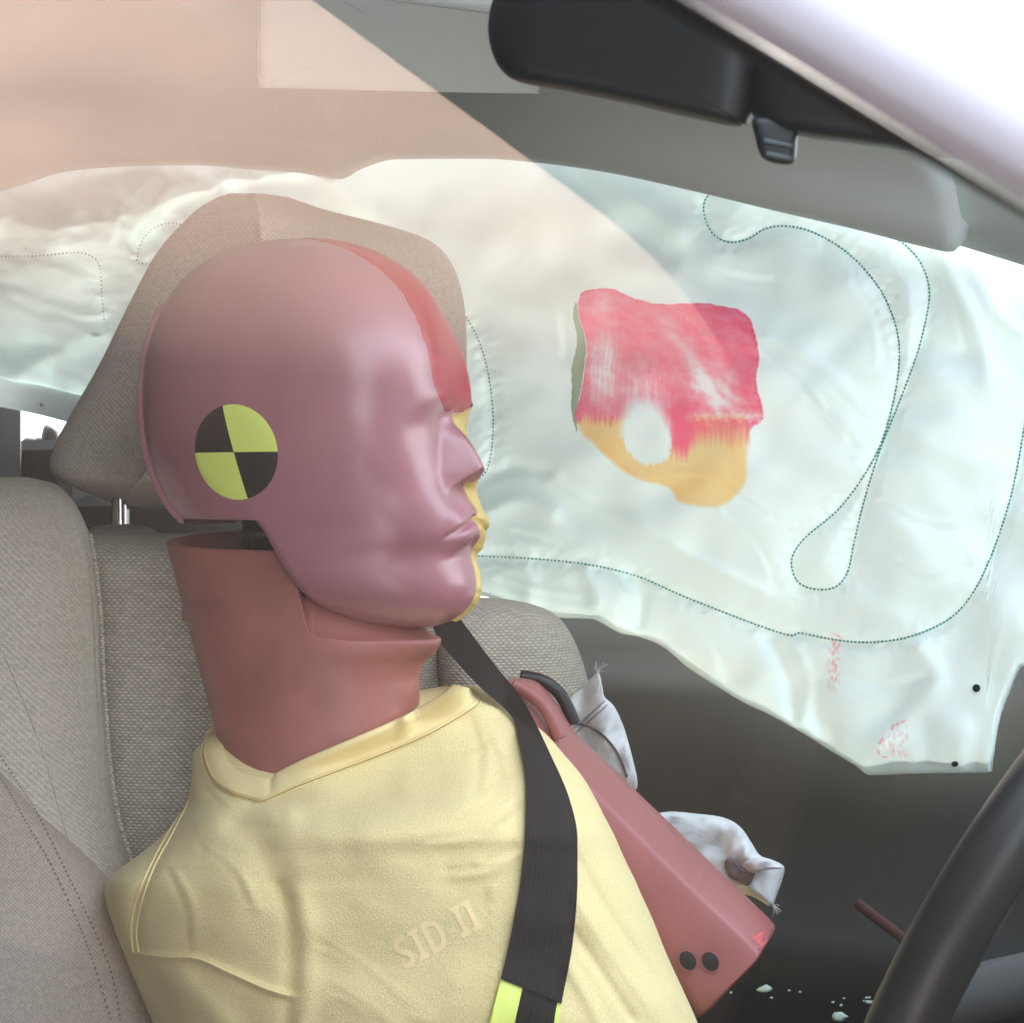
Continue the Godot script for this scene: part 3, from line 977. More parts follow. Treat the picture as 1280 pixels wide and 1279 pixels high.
	for lane in [[9.0, 0.0], [30.0, 1.0]]:
		var rows := PackedVector3Array()
		var idx := PackedInt32Array()
		var rail := flat_line([[-10, 960], [8, 985], [30, 1025], [62, 1080], [95, 1150], [118, 1210], [142, 1290]] if lane[1] > 0.5 else [[-10, 930], [22, 980], [45, 1015], [76, 1078], [106, 1140], [138, 1215], [152, 1290]], 22)
		for i in range(0, rail.size() - 1, 2):
			var a := rail[i]
			var b := rail[i].lerp(rail[i + 1], 0.9)
			var pa := at(a.x, a.y, bolster_z(a.x, a.y) - 0.0112)
			var pb := at(b.x, b.y, bolster_z(b.x, b.y) - 0.0112)
			var sd := (pb - pa).cross(Vector3(0, 0, 1)).normalized() * 0.0006
			var st := rows.size()
			rows.append_array([pa - sd, pa + sd, pb - sd, pb + sd])
			idx.append_array([st, st + 1, st + 2, st + 1, st + 3, st + 2])
		var st_o := put("stitching", finish(rows, idx, PackedVector2Array(), 1), M.pale_thread, sp)
		st_o.set_meta("kind", "stuff")
	put("far_bolster", skin(stack([[748, 590, 622, 0.25, 0.02, 2.2, 0.02], [753, 570, 655, 0.25, 0.035, 2.4, 0.03], [766, 556, 690, 0.25, 0.05, 2.6, 0.04], [790, 548, 712, 0.25, 0.06, 2.8, 0.05], [830, 546, 729, 0.25, 0.065, 3.0, 0.05], [870, 550, 738, 0.25, 0.065, 3.0, 0.05], [930, 560, 740, 0.25, 0.065, 3.0, 0.05], [1060, 570, 738, 0.25, 0.065, 3.0, 0.05]], 50, 70), true, true), M.mesh, s)
	var gap := PackedVector3Array()
	for q in [[112, 668], [121, 720], [127, 790], [130, 860], [138, 960], [150, 1030], [170, 1095]]:
		gap.append(at(q[0], q[1], bolster_z(q[0] - 14.0, q[1]) + 0.006))
	put("seam", tube(smooth_line(gap, 8), 0.0014, 8), M.mesh, s)
	gap = PackedVector3Array()
	for q in [[-30, 745], [-8, 790], [18, 850], [42, 910], [62, 970], [76, 1020], [86, 1052]]:
		gap.append(at(q[0], q[1], bolster_z(q[0], q[1]) - 0.0004))
	put("seam", tube(smooth_line(gap, 8), 0.0009, 8), M.weave, s)

func bolster_z(x: float, y: float) -> float:
	var k := key_at([[597, -30, 34, 0.16, 0.02], [600, -70, 55, 0.16, 0.035], [607, -95, 72, 0.15, 0.05], [625, -120, 90, 0.145, 0.065], [650, -140, 104, 0.14, 0.075], [700, -150, 122, 0.135, 0.085], [760, -150, 128, 0.13, 0.09], [860, -150, 131, 0.125, 0.095], [960, -150, 140, 0.12, 0.1], [1040, -150, 156, 0.115, 0.1], [1100, -150, 178, 0.11, 0.1], [1200, -150, 226, 0.10, 0.1], [1330, -150, 280, 0.10, 0.1]], y)
	var cx := clampf((x - (k[1] + k[2]) / 2.0) / ((k[2] - k[1]) / 2.0), -0.999, 0.999)
	return k[3] - k[4] * pow(1.0 - pow(absf(cx), 2.6), 1.0 / 2.6) + 0.05 * cx / 2.0

# ---------------------------------------------------------------- the dummy
const HEAD_YAW := 0.365
const UNIT := 0.00050929          # one drawing unit at the head's plane, in metres
var skull := [[299.5, -24, 0, 10, -10, 2.1, 2.1], [301, -44, 22, 28, -10, 2.1, 2.1], [304, -68, 46, 50, -9, 2.1, 2.1], [310, -97, 70, 76, -8, 2.1, 2.1], [322, -126, 101, 100, -8, 2.1, 2.1], [340, -152, 128, 120, -7, 2.1, 2.1], [370, -180, 157, 137, -4, 2.1, 2.1], [410, -202, 177, 148, 0, 2.1, 2.3], [450, -214, 192, 153, 3, 2.1, 2.55], [490, -218, 199, 155, 6, 2.1, 2.7], [505, -218, 199, 155, 8, 2.1, 2.6], [527, -217, 196, 155, 10, 2.1, 2.8], [550, -214, 196, 153, 12, 2.1, 2.8], [580, -207, 197, 149, 15, 2.1, 2.75], [605, -197, 202, 144, 17, 2.1, 2.6], [630, -182, 214, 139, 19, 2.1, 2.45], [645, -169, 222, 136, 20, 2.1, 2.4], [650, -162, 222, 134, 20, 2.1, 2.4]]
var jaw := [[650.5, -16, 222, 134, 20, 6.0, 2.4], [662, -10, 226, 130, 24, 4.5, 2.35], [676, -3, 222, 129, 30, 4.0, 2.3], [692, 3, 213, 125, 36, 3.6, 2.1], [712, 12, 220, 120, 44, 3.2, 2.1], [735, 26, 223, 111, 56, 2.9, 2.1], [755, 44, 215, 95, 76, 2.7, 2.1], [768, 72, 201, 80, 100, 2.5, 2.1], [777, 100, 183, 58, 124, 2.3, 2.1], [782, 125, 165, 30, 143, 2.1, 2.1]]

var head_table := []             # the keys above, smoothed, one row for each half unit; [0] skull, [1] jaw

func smooth_keys() -> void:
	var joined := []
	for k in skull:
		joined.append([k[0], k[2], k[3], k[4], k[6]])
	for k in jaw.slice(1):
		joined.append([k[0], k[2], k[3], k[4], k[6]])
	var n := int((782.0 - 299.5) * 2.0) + 1
	var raw := []
	for i in n:
		var y := 299.5 + i * 0.5
		var f := key_at(joined, y)
		var b := key_at(skull if y <= 650.0 else jaw, y)
		raw.append([y, b[1], f[1], f[2], f[3], b[5], f[4]])
	for turn in 2:
		var out := []
		for i in n:
			var y: float = raw[i][0]
			var part_lo := 0 if y <= 650.0 else 702
			var part_hi := 701 if y <= 650.0 else n - 1
			var row := [y]
			for c in range(1, 7):
				var own: bool = c == 1 or c == 5
				var lo := part_lo if own else 0
				var hi := part_hi if own else n - 1
				var h := mini(22, mini(int((i - lo) * 0.4), int((hi - i) * 0.5)))
				var t := 0.0
				for j in range(i - h, i + h + 1):
					t += raw[j][c]
				row.append(t / (2 * h + 1))
			out.append(row)
		raw = out
	head_table = raw

func head_key(y: float) -> Array:
	if head_table.is_empty():
		smooth_keys()
	var x := clampf((y - 299.5) * 2.0, 0.0, head_table.size() - 1.001)
	var i := int(x)
	if i == 701:
		return head_table[701] if y <= 650.0 else head_table[702]
	var u := x - i
	var a: Array = head_table[i]
	var b: Array = head_table[i + 1]
	var out := []
	for c in 7:
		out.append(a[c] + (b[c] - a[c]) * u)
	return out

func feature(y: float, t: float) -> float:
	var s := absf(t)
	var u := 0.0
	# nose: a wedge from the bridge to the tip, cut off obliquely below
	var base_y := 594.0 + s * 0.62
	if y > 498.0 and y < base_y + 14.0:
		var down := clampf((y - 506.0) / 88.0, 0.0, 1.0)
		var h := 41.0 * (1.28 * down - 0.28 * pow(down, 5.0))
		var wide := lerpf(20.0, 45.0, down)
		var q := s / wide
		var shape := maxf(0.0, 1.0 - sqrt(q * q + 0.02) + 0.14)
		shape = shape * shape * (1.6 - 0.6 * shape) if shape < 1.0 else 1.0
		shape = shape if shape < 0.92 else 0.92 + (shape - 0.92) * 0.4
		var cut := smoothstep(base_y + 6.0, base_y - 9.0, y)
		u += h * shape * cut
	# brow, bridge and eye socket
	u -= 13.0 * exp(-pow((y - 528.0) / 18.0, 2.0)) * exp(-pow(s / 34.0, 2.0))
	u -= 3.0 * exp(-pow((y - 560.0) / 24.0, 2.0)) * exp(-pow(s / 40.0, 2.0))
	u += 3.0 * exp(-pow((y - 500.0 - s * 0.12) / 18.0, 2.0)) * smoothstep(120.0, 70.0, s)
	u -= 5.0 * exp(-pow((y - 540.0) / 30.0, 2.0)) * exp(-pow((s - 74.0) / 50.0, 2.0))
	# lips
	var my := 648.0 + s * 0.40
	var fade := smoothstep(66.0, 40.0, s)
	u += 4.5 * exp(-pow((y - my + 13.0) / 10.0, 2.0)) * fade
	u += 4.5 * exp(-pow((y - my - 13.0) / 12.0, 2.0)) * smoothstep(62.0, 25.0, s)
	u -= 6.0 * exp(-pow((y - my) / 3.8, 2.0)) * fade
	u -= 2.0 * exp(-pow((y - my - 34.0) / 13.0, 2.0)) * smoothstep(70.0, 20.0, s)
	return u

func head_at(u: float, w: float, y: float) -> Vector3:
	var f := Vector3(cos(HEAD_YAW), 0, sin(HEAD_YAW))
	var r := Vector3(-sin(HEAD_YAW), 0, cos(HEAD_YAW))
	return at(385, 540, 0) + f * u * UNIT + r * w * UNIT - Vector3(0, (y - 540.0) * UNIT, 0)

func head_uv(y: float, a: float) -> Vector2:      # (forward, sideways) of the head's surface
	var k := head_key(y)
	var c := cos(a)
	var s := sin(a)
	var p: float = 2.0 / (k[6] if c > 0 else k[5])
	var w: float = spow(s, p) * k[3]
	var u: float = k[4] + ((k[2] - k[4]) if c > 0 else (k[4] - k[1])) * spow(c, p)
	if c > 0.0:
		u += feature(y, w) * smoothstep(0.0, 0.35, c)
	return Vector2(u, w)

func head_pt(y: float, a: float, out := 0.0) -> Vector3:
	var q := head_uv(y, a)
	var k := head_key(y)
	var n := Vector2((q.x - k[4]) / maxf(k[2] - k[4], 20.0), q.y / maxf(k[3], 20.0)).normalized()
	q += n * out
	return head_at(q.x, q.y, y - out * clampf((440.0 - y) / 140.0, -0.3, 1.0))

func side_point(u: float, y: float, out: float) -> Vector3:      # near side of the head at that place
	var k := head_key(y)
	var c: float = (u - k[4]) / ((k[2] - k[4]) if u > k[4] else (k[4] - k[1]))
	var p: float = k[6] if u > k[4] else k[5]
	var w: float = k[3] * pow(maxf(0.0, 1.0 - pow(absf(c), p)), 1.0 / p)
	return head_at(u, w + out, y)

func angle_of(y: float, w: float) -> float:     # front angle where the surface is w to the side
	var k := head_key(y)
	return asin(clampf(spow(w / maxf(k[3], 1.0), k[6] / 2.0), -1.0, 1.0))

func make_dummy() -> void:
	var d := thing("crash_dummy", "pink vinyl crash test dummy in a yellow shirt strapped into the driver's seat", "crash dummy", at(500, 1400, 0.05))
	var rows := []
	var m := 230
	var ys := PackedFloat32Array()
	for j in 24:
		ys.append(299.5 + 22.5 * pow(j / 24.0, 1.6))
	for j in 160:
		ys.append(lerpf(322.0, 650.0, j / 159.0))
	for j in 75:
		ys.append(lerpf(650.5, 768.0, j / 75.0))
	for j in 16:
		ys.append(lerpf(768.0, 782.0, j / 15.0))
	for y in ys:
		var row := PackedVector3Array()
		for i in m:
			var t := TAU * i / m
			row.append(head_pt(y, t - 0.55 * sin(t)))
		rows.append(row)
	var head := put("head", skin(rows, true, true), M.head, d)
	# back of the skull: a cap whose rim stands proud
	rows = []
	for j in 90:
		var y := lerpf(372.0, 655.0, j / 89.0)
		var yy := minf(y, 650.0)
		var k := head_key(yy)
		var row := PackedVector3Array()
		var lim := lerpf(30.0, 24.0, smoothstep(372.0, 450.0, y)) * smoothstep(366.0, 400.0, y)
		var a0 := acos(clampf(pow(maxf(0.05, 1.0 - lim / (k[4] - k[1])), 1.05), 0.0, 1.0))
		for i in 40:
			var e := i / 39.0
			var lift := 6.0 * smoothstep(0.0, 0.05, minf(e, 1.0 - e)) * smoothstep(372.0, 384.0, y) * (1.0 if y < 652.0 else 0.3)
			var q := head_pt(yy, PI - a0 + 2.0 * a0 * e, lift - 0.6)
			row.append(q - Vector3(0, (y - yy) * UNIT, 0))
		rows.append(row)
	put("skull_cap", skin(rows, false, false, 1), M.rim, head)
	# paint on the left half of the face
	var bound := [[300, 14], [303, 40], [312, 58], [330, 58], [349, 55], [378, 52], [403, 51], [437, 54], [479, 58], [500, 50], [512, 34], [521, 8], [560, 1], [582, 1], [600, -14], [640, -9], [648, -2], [656, -2], [672, -14], [700, -17], [735, -14], [760, -14], [775, -12]]
	rows = []
	for j in 100:
		var y := lerpf(300.5, 519.0, j / 99.0)
		var row := PackedVector3Array()
		var b: float = key_at(bound, y)[1] + 2.0 * rough_noise.get_noise_2d(y * 3.0, 5.0)
		var a0 := angle_of(y, b)
		for i in 40:
			var e := i / 39.0
			row.append(head_pt(minf(y, 519.0 - 22.0 * smoothstep(0.0, 0.6, e)), lerpf(a0, -1.5, e), 0.9 * smoothstep(0.0, 0.04, e)))
		rows.append(row)
	put("red_paint", skin(rows, false, false, 1), M.red, head)
	rows = []
	for j in 120:
		var row := PackedVector3Array()
		for i in 40:
			var e := i / 39.0
			var y := lerpf(519.0 - 22.0 * smoothstep(0.0, 0.6, e), 774.0, j / 119.0)
			var b: float = key_at(bound, y)[1] + 4.0 * rough_noise.get_noise_2d(y * 2.6, 55.0)
			var a0 := angle_of(y, b)
			var thick := 1.5 + 3.0 * smoothstep(585.0, 625.0, y) + 3.0 * rough_noise.get_noise_2d(y * 2.0, e * 60.0 + 9.0)
			row.append(head_pt(y, lerpf(a0, -1.4, e), maxf(0.6, thick) * smoothstep(0.0, 0.06, e)))
		rows.append(row)
	put("yellow_paint", skin(rows, false, false, 1), M.yellow, head)
	# round target marker in four quarters
	var mark := MeshInstance3D.new()
	for qd in 4:
		rows = []
		var a0: float = [-1.80, 0.0, 1.34, 3.14][qd]
		var a1: float = [0.0, 1.34, 3.14, 4.483][qd]
		for j in 12:
			var r := maxf(0.02, j / 11.0)
			var row := PackedVector3Array()
			for i in 24:
				var a := lerpf(a0, a1, i / 23.0)
				row.append(side_point(-26.0 + 59.0 * r * cos(a), 569.0 + 57.0 * r * sin(a), 1.2 - 0.9 * pow(r, 30.0)))
			rows.append(row)
		put("marker_quarter", skin(rows, false, false, 1), M.black if qd % 2 == 1 else M.neon, head)
	mark.free()
	# faint scratches and specks on the crown
	make_neck(d)
	make_arm(d)
	make_shirt(d)

# neck shell
var neck_keys := [[640, -206, 176, 98], [700, -187, 177, 101], [786, -158, 170, 105], [800, -154, 173, 106], [811, -150, 168, 106], [827, -146, 150, 106], [850, -138, 142, 106], [900, -122, 144, 106], [960, -103, 147, 104], [1040, -78, 145, 96]]
const NECK_MID := 12.0

func neck_pt(y: float, a: float, inset := 0.0, lift := 0.0) -> Vector3:
	var k := key_at(neck_keys, y)
	var c := cos(a)
	var reach: float = (k[2] - NECK_MID) if c > 0.0 else (NECK_MID - k[1])
	var s: float = 1.0 - inset / 165.0
	return head_at(NECK_MID + reach * spow(c, 0.95) * s, k[3] * spow(sin(a), 0.95) * s, y - lift)

func neck_z(x: float, y: float) -> float:
	var k := key_at(neck_keys, y)
	var w := 50.0
	var u := 0.0
	for i in 6:
		u = (x - 385.0 + sin(HEAD_YAW) * w) / cos(HEAD_YAW)
		w = k[3] * sqrt(maxf(0.0, 1.0 - pow((u - NECK_MID) / ((k[2] - NECK_MID) if u > NECK_MID else (NECK_MID - k[1])), 2.0)))
	return -(u * sin(HEAD_YAW) + w * cos(HEAD_YAW)) * UNIT

var collar_line := [[240, 905], [268, 925], [284, 952], [300, 964], [334, 973], [350, 964], [420, 932], [505, 895], [552, 870], [600, 860]]

func make_neck(d: Node3D) -> void:
	var m := 260
	var rows := []
	var n := 70
	var step = func(a: float) -> float:
		return smoothstep(2.0, 46.0, 176.0 * cos(a))
	for j in n:
		var row := PackedVector3Array()
		for i in m:
			var a := TAU * i / m
			var st: float = step.call(a)
			var rim := lerpf(677.0 + 13.0 * sin(a), 789.0 + 8.0 * smoothstep(0.1, 0.6, cos(a)), st)
			var q := neck_pt(930.0, a)
			var sx := 640.0 + q.x / -q.z * 640.0 / HALF
			var foot_y: float = lerpf(880.0, 640.0 + (key_at(collar_line, sx)[1] + 5.0 - 640.0) * -q.z / HEAD_AT, smoothstep(-0.2, 0.2, sin(a)))
			row.append(neck_pt(lerpf(foot_y, rim, pow(j / (n - 1.0), 0.85)), a))
		rows.append(row)
	for q in [[1.5, 2.0, 1.5, 1.5], [5.0, 3.0, 5.0, 2.5], [12.0, 2.0, 12.0, 5.0], [15.0, -4.0, 22.0, 13.0], [16.0, -30.0, 33.0, 28.0], [17.0, -60.0, 42.0, 46.0], [18.0, -95.0, 52.0, 70.0]]:
		var row := PackedVector3Array()
		for i in m:
			var a := TAU * i / m
			var st: float = step.call(a)
			var rim := lerpf(677.0 + 13.0 * sin(a), 789.0 + 8.0 * smoothstep(0.1, 0.6, cos(a)), st)
			row.append(neck_pt(rim, a, lerpf(q[0], q[2], st), lerpf(q[1], q[3], st)))
		rows.append(row)
	var nk := put("neck", skin(rows, true), M.neck, d)
	# metal fitting between head and neck
	var ring := PackedVector3Array()
	for i in 28:
		var a := TAU * i / 28.0
		ring.append(at(338, 668, -0.02) + Vector3(cos(a) * 0.018, 0.0, sin(a) * 0.018))
	var br := put("neck_fitting", tube(ring, 0.003, 10, true), mat(rgb(70, 74, 82), 0.3, 0.8), nk)
	var cyl := []
	for j in 4:
		var row := PackedVector3Array()
		for i in 20:
			var a := TAU * i / 20.0
			row.append(at(330, 640.0 + 30.0 * j, 0.0) + Vector3(cos(a) * 0.014, 0, sin(a) * 0.014))
		cyl.append(row)
	put("neck_post", skin(cyl, true, true), M.dark, nk)

func chaikin(p: PackedVector3Array, times: int) -> PackedVector3Array:
	var q := p
	for k in times:
		var o := PackedVector3Array()
		for i in q.size():
			var b := q[(i + 1) % q.size()]
			o.append(q[i].lerp(b, 0.25))
			o.append(q[i].lerp(b, 0.75))
		q = o
	return q

func make_arm(d: Node3D) -> void:
	# stations: top edge, ridge, lower edge (drawing units)
	var st := [[0.0, 640, 846, 622, 862, 600, 890], [1.0, 672, 852, 652, 880, 622, 915], [2.0, 698, 880, 678, 914, 645, 960], [2.6, 712, 903, 692, 932, 662, 980], [3.2, 730, 925, 709, 952, 680, 1002], [4.0, 780, 973, 757, 1001, 715, 1062], [5.0, 880, 1069, 853, 1097, 785, 1180], [6.0, 950, 1136, 927, 1168, 848, 1258], [6.6, 966, 1152, 944, 1186, 866, 1272], [7.0, 970, 1160, 950, 1194, 874, 1272], [7.25, 966, 1170, 949, 1198, 882, 1268], [7.4, 956, 1178, 944, 1200, 892, 1260]]
	var rows := []
	for j in 90:
		var s := lerpf(0.0, 7.4, j / 89.0)
		var k := key_at(st, s)
		var e := clampf((7.4 - s) / 0.4, 0.0, 1.0)
		var near_z := 0.026 + 0.02 * (1.0 - sqrt(1.0 - pow(1.0 - e, 2.0)))
		var far_z := 0.115
		var ridge_up := Vector2(k[1] - k[3], k[2] - k[4])
		var poly := PackedVector3Array()
		poly.append(at(k[1], k[2], far_z - 0.045))
		poly.append(at(k[3] + ridge_up.x * 0.10, k[4] + ridge_up.y * 0.10, near_z + 0.006))
		poly.append(at(k[3] - ridge_up.x * 0.22, k[4] - ridge_up.y * 0.22, near_z - 0.001))
		poly.append(at(lerpf(k[3], k[5], 0.6), lerpf(k[4], k[6], 0.6), near_z - 0.004))
		poly.append(at(k[5], k[6], near_z + 0.004))
		poly.append(at(k[5] - 4.0, k[6] + 3.0, far_z))
		poly.append(at(k[1] - 2.0, k[2] + 2.0, far_z))
		rows.append(chaikin(poly, 3))
	var arm := put("arm", skin(rows, true, true), M.arm, d)
	for hx in [[860.0, 1202.0], [888.0, 1203.0]]:
		var z := 0.0215
		var rim := PackedVector3Array()
		var disc0 := PackedVector3Array()
		var disc1 := PackedVector3Array()
		for i in 28:
			var a := TAU * i / 28.0
			var q := Vector2(cos(a) * 11.0 + sin(a) * 2.0, sin(a) * 12.6)
			rim.append(at(hx[0] + q.x, hx[1] + q.y, z))
			disc0.append(at(hx[0] + q.x, hx[1] + q.y, z - 0.0004))
			disc1.append(at(hx[0] + q.x * 0.7, hx[1] + q.y * 0.7, z + 0.0006))
		var hole := put("bolt_hole", skin([disc0, disc1], true, true, 1), M.darker, arm)
		put("hole_rim", tube(rim, 0.0005, 6, true), M.arm, arm)
	# dark lining behind the shoulder
	var path := PackedVector3Array()
	for q in [[650, 846], [676, 851], [696, 864], [708, 882], [718, 905]]:
		path.append(at(q[0], q[1], 0.088))
	put("shoulder_edge", tube(smooth_line(path, 8), 0.0045, 10), M.black, arm)
	# a lip round the shoulder
	path = PackedVector3Array()
	for q in [[640, 856], [662, 868], [680, 886], [692, 906], [699, 924]]:
		path.append(at(q[0], q[1], 0.034))
	put("shoulder_lip", tube(smooth_line(path, 8), 0.0042, 10), M.arm, arm)
	var scuff := []
	for j in range(74, 85):
		var row := PackedVector3Array()
		for i in range(0, 7):
			var p: Vector3 = rows[j][i]
			var worn := rough_noise.get_noise_2d(j * 14.0, i * 22.0 + 40.0) + 0.25 - 0.12 * absf(j - 79.0) + 0.2 * (1.0 - absf(i - 3.0) / 2.0)
			row.append(p + (p - at(850.0, 1200.0, 0.07)).normalized() * (0.0005 if worn > 0.0 else -0.0012))
		scuff.append(row)
	var sc := skin(scuff, false, false, 1)
	put("red_scuff", sc, mat(rgb(206, 92, 94), 0.7), arm)

# ---------------------------------------------------------------- shirt
var torso := [[858, 556, 602, 0.06, 0.015, 2.0, 0.0], [868, 500, 616, 0.05, 0.04, 2.0, 0.0], [882, 400, 638, 0.035, 0.05, 2.1, 0.0], [900, 300, 660, 0.03, 0.055, 2.2, 0.0], [920, 262, 684, 0.02, 0.055, 2.3, 0.0], [945, 240, 706, 0.012, 0.058, 2.4, 0.0], [970, 239, 727, 0.01, 0.07, 2.5, 0.0], [1000, 234, 745, 0.01, 0.095, 2.5, 0.0], [1020, 224, 755, 0.01, 0.108, 2.5, 0.0], [1045, 203, 768, 0.01, 0.12, 2.5, 0.0], [1068, 175, 778, 0.01, 0.122, 2.5, 0.0], [1085, 152, 786, 0.01, 0.124, 2.5, 0.0], [1103, 133, 795, 0.01, 0.125, 2.5, 0.0], [1115, 130, 800, 0.01, 0.126, 2.5, 0.0], [1150, 138, 816, 0.01, 0.128, 2.5, 0.0], [1195, 155, 834, 0.01, 0.13, 2.5, 0.0], [1279, 190, 872, 0.01, 0.135, 2.5, 0.0], [1370, 225, 905, 0.01, 0.135, 2.5, 0.0]]
var folds := []

func cloth(x: float, y: float) -> float:
	var r := 0.0028 * soft_noise.get_noise_2d(x * 1.1, y * 1.1 + 400.0) + 0.0004 * soft_noise.get_noise_2d(x * 4.0 + y, y * 3.4 + 900.0)
	var p := Vector2(x, y)
	for f in folds:
		var fb: Rect2 = f[3]
		if fb.has_point(p):
			var d := near(p, f[0])
			r += f[2] * exp(-d * d / (f[1] * f[1]))
	return r

func torso_z(x: float, y: float) -> float:
	var k := key_at(torso, y)
	var cx := clampf((x - (k[1] + k[2]) / 2.0) / ((k[2] - k[1]) / 2.0), -0.9999, 0.9999)
	var cz := pow(1.0 - pow(absf(cx), k[5]), 1.0 / k[5])
	return k[3] - k[4] * cz - cloth(x, y) * smoothstep(0.0, 0.35, cz)

func shirt_fold(pts: Array, width: float, amount: float) -> void:
	var l := flat_line(pts, 5)
	var r := Rect2(l[0], Vector2.ZERO)
	for q in l:
		r = r.expand(q)
	folds.append([l, width, amount, r.grow(width * 2.5)])

func make_shirt(d: Node3D) -> void:
	shirt_fold([[348, 1108], [358, 1140], [363, 1190], [361, 1240], [356, 1300]], 8.0, -0.0040)
	shirt_fold([[372, 1120], [382, 1160], [384, 1220], [378, 1300]], 14.0, 0.0034)
	shirt_fold([[300, 1030], [330, 1070], [345, 1110]], 24.0, -0.006)
	shirt_fold([[320, 1000], [400, 1010], [480, 990]], 20.0, -0.005)
	shirt_fold([[250, 1030], [300, 1015], [360, 1020]], 14.0, 0.004)
	shirt_fold([[616, 1110], [621, 1180], [620, 1230], [614, 1300]], 4.0, 0.0012)
	shirt_fold([[724, 1080], [765, 1150], [815, 1220], [862, 1290]], 8.0, -0.003)
	shirt_fold([[718, 1120], [760, 1185], [815, 1260], [835, 1300]], 10.0, 0.0035)
	shirt_fold([[716, 1165], [750, 1215], [790, 1275]], 7.0, -0.003)
	shirt_fold([[712, 1210], [735, 1250], [760, 1300]], 9.0, 0.003)
	shirt_fold([[735, 1020], [755, 1050], [790, 1100]], 12.0, -0.003)
	shirt_fold([[598, 890], [630, 930], [645, 985]], 12.0, 0.003)
	shirt_fold([[620, 900], [640, 950], [648, 1010]], 7.0, -0.002)
	shirt_fold([[420, 1060], [500, 1040], [580, 990]], 30.0, 0.004)
	shirt_fold([[234, 1005], [212, 1045], [190, 1085], [172, 1130], [168, 1170], [172, 1192]], 8.0, -0.004)
	shirt_fold([[150, 1100], [148, 1140], [158, 1180]], 14.0, 0.004)
	shirt_fold([[172, 1192], [205, 1197], [245, 1199], [285, 1216], [330, 1236], [362, 1246]], 5.0, 0.003)
	shirt_fold([[178, 1215], [200, 1250], [225, 1300]], 12.0, -0.005)
	shirt_fold([[230, 1230], [270, 1270], [290, 1310]], 20.0, 0.004)
	for k in 4:
		var fy := 960.0 + k * 36.0
		shirt_fold([[655 - k * 3, fy], [636 - k * 4, fy + 10], [612 - k * 5, fy + 14]], 4.0, -0.0009 if k % 2 == 0 else 0.0008)
	for f in [[[640, 1010], [600, 1040], [540, 1050]], [[646, 1060], [600, 1085], [560, 1090]], [[250, 1060], [290, 1090], [310, 1130]], [[210, 1090], [230, 1130], [235, 1180]], [[400, 1180], [450, 1210], [520, 1270]], [[420, 1240], [470, 1270], [500, 1310]], [[260, 990], [290, 1015], [330, 1020]], [[500, 960], [560, 945], [610, 930]], [[590, 905], [600, 940], [596, 990]], [[745, 1060], [770, 1110], [800, 1160]], [[760, 1180], [800, 1230], [830, 1290]]]:
		shirt_fold(f, 5.0, -0.0011)
		shirt_fold([[f[0][0] + 9, f[0][1] + 5], [f[1][0] + 9, f[1][1] + 5], [f[2][0] + 9, f[2][1] + 5]], 7.0, 0.0012)
	var sh := put("shirt", skin(stack(torso, 190, 320, cloth), true, true), M.shirt, d)
	# ribbed collar round the neck
	var inner := flat_line([[274, 900], [276, 912], [279, 930], [285, 952], [300, 964], [318, 970], [334, 973], [350, 964], [378, 950], [420, 932], [465, 913], [505, 895], [532, 880], [552, 868], [566, 856]], 6)
	var outer := flat_line([[266, 903], [257, 920], [252, 946], [264, 976], [286, 992], [304, 998], [322, 1003], [338, 999], [372, 984], [425, 964], [478, 944], [530, 922], [575, 897], [598, 880], [600, 864]], 6)
	var rows := []
	for i in inner.size():
		var row := PackedVector3Array()
		for j in 15:
			var t := j / 14.0
			var q := inner[i].lerp(outer[i], t)
			var zt := torso_z(q.x, q.y)
			var zn := neck_z(q.x, q.y)
			var z := lerpf(minf(zn - 0.0025, zt), zt - 0.001, smoothstep(0.15, 0.9, t))
			var pinch := exp(-pow((q.x - 322.0) / 14.0, 2.0))
			z -= 0.0032 * sqrt(maxf(0.0, sin(PI * clampf(t * 0.94 + 0.06, 0.0, 1.0)))) * (1.0 + 0.4 * pinch) - 0.004 * exp(-pow((q.x - 338.0) / 4.0, 2.0)) * (1.0 - t)
			row.append(at(q.x, q.y, z))
		for j in 5:
			var q := inner[i].lerp(outer[i], 1.0 - j / 4.0)
			row.append(at(q.x, q.y, torso_z(q.x, q.y) + 0.014))
		rows.append(row)
	put("collar", skin(rows, true), M.collar, sh)
	for lane in [0.86, 1.04]:
		var path := PackedVector3Array()
		for i in range(4, inner.size() - 4):
			var q := inner[i].lerp(outer[i], lane)
			path.append(at(q.x, q.y, torso_z(q.x, q.y) - (0.0046 if lane < 1.0 else 0.0008)))
		put("collar_seam", tube(path, 0.0004, 6), M.collar, sh)
	for line in [[[236, 1003], [214, 1045], [192, 1085], [176, 1130], [170, 1165], [173, 1192]], [[226, 1016], [205, 1050], [184, 1090], [168, 1130], [163, 1165], [166, 1192]], [[166, 1192], [205, 1197], [245, 1199], [285, 1216], [330, 1236], [362, 1246]]]:
		var path := PackedVector3Array()
		for q in flat_line(line, 8):
			path.append(at(q.x, q.y, torso_z(q.x, q.y) - 0.0006))
		put("seam", tube(path, 0.0008, 8), M.collar, sh)
	# washed-out print on the chest
	var tm := TextMesh.new()
	var font := SystemFont.new()
	font.font_names = PackedStringArray(["Droid Sans"])
	font.font_weight = 700
	tm.font = font
	tm.text = "SID-II"
	tm.font_size = 32
	tm.pixel_size = 0.1
	tm.depth = 0.0
	tm.curve_step = 2.0
	var arr := tm.surface_get_arrays(0) if tm.get_surface_count() else []
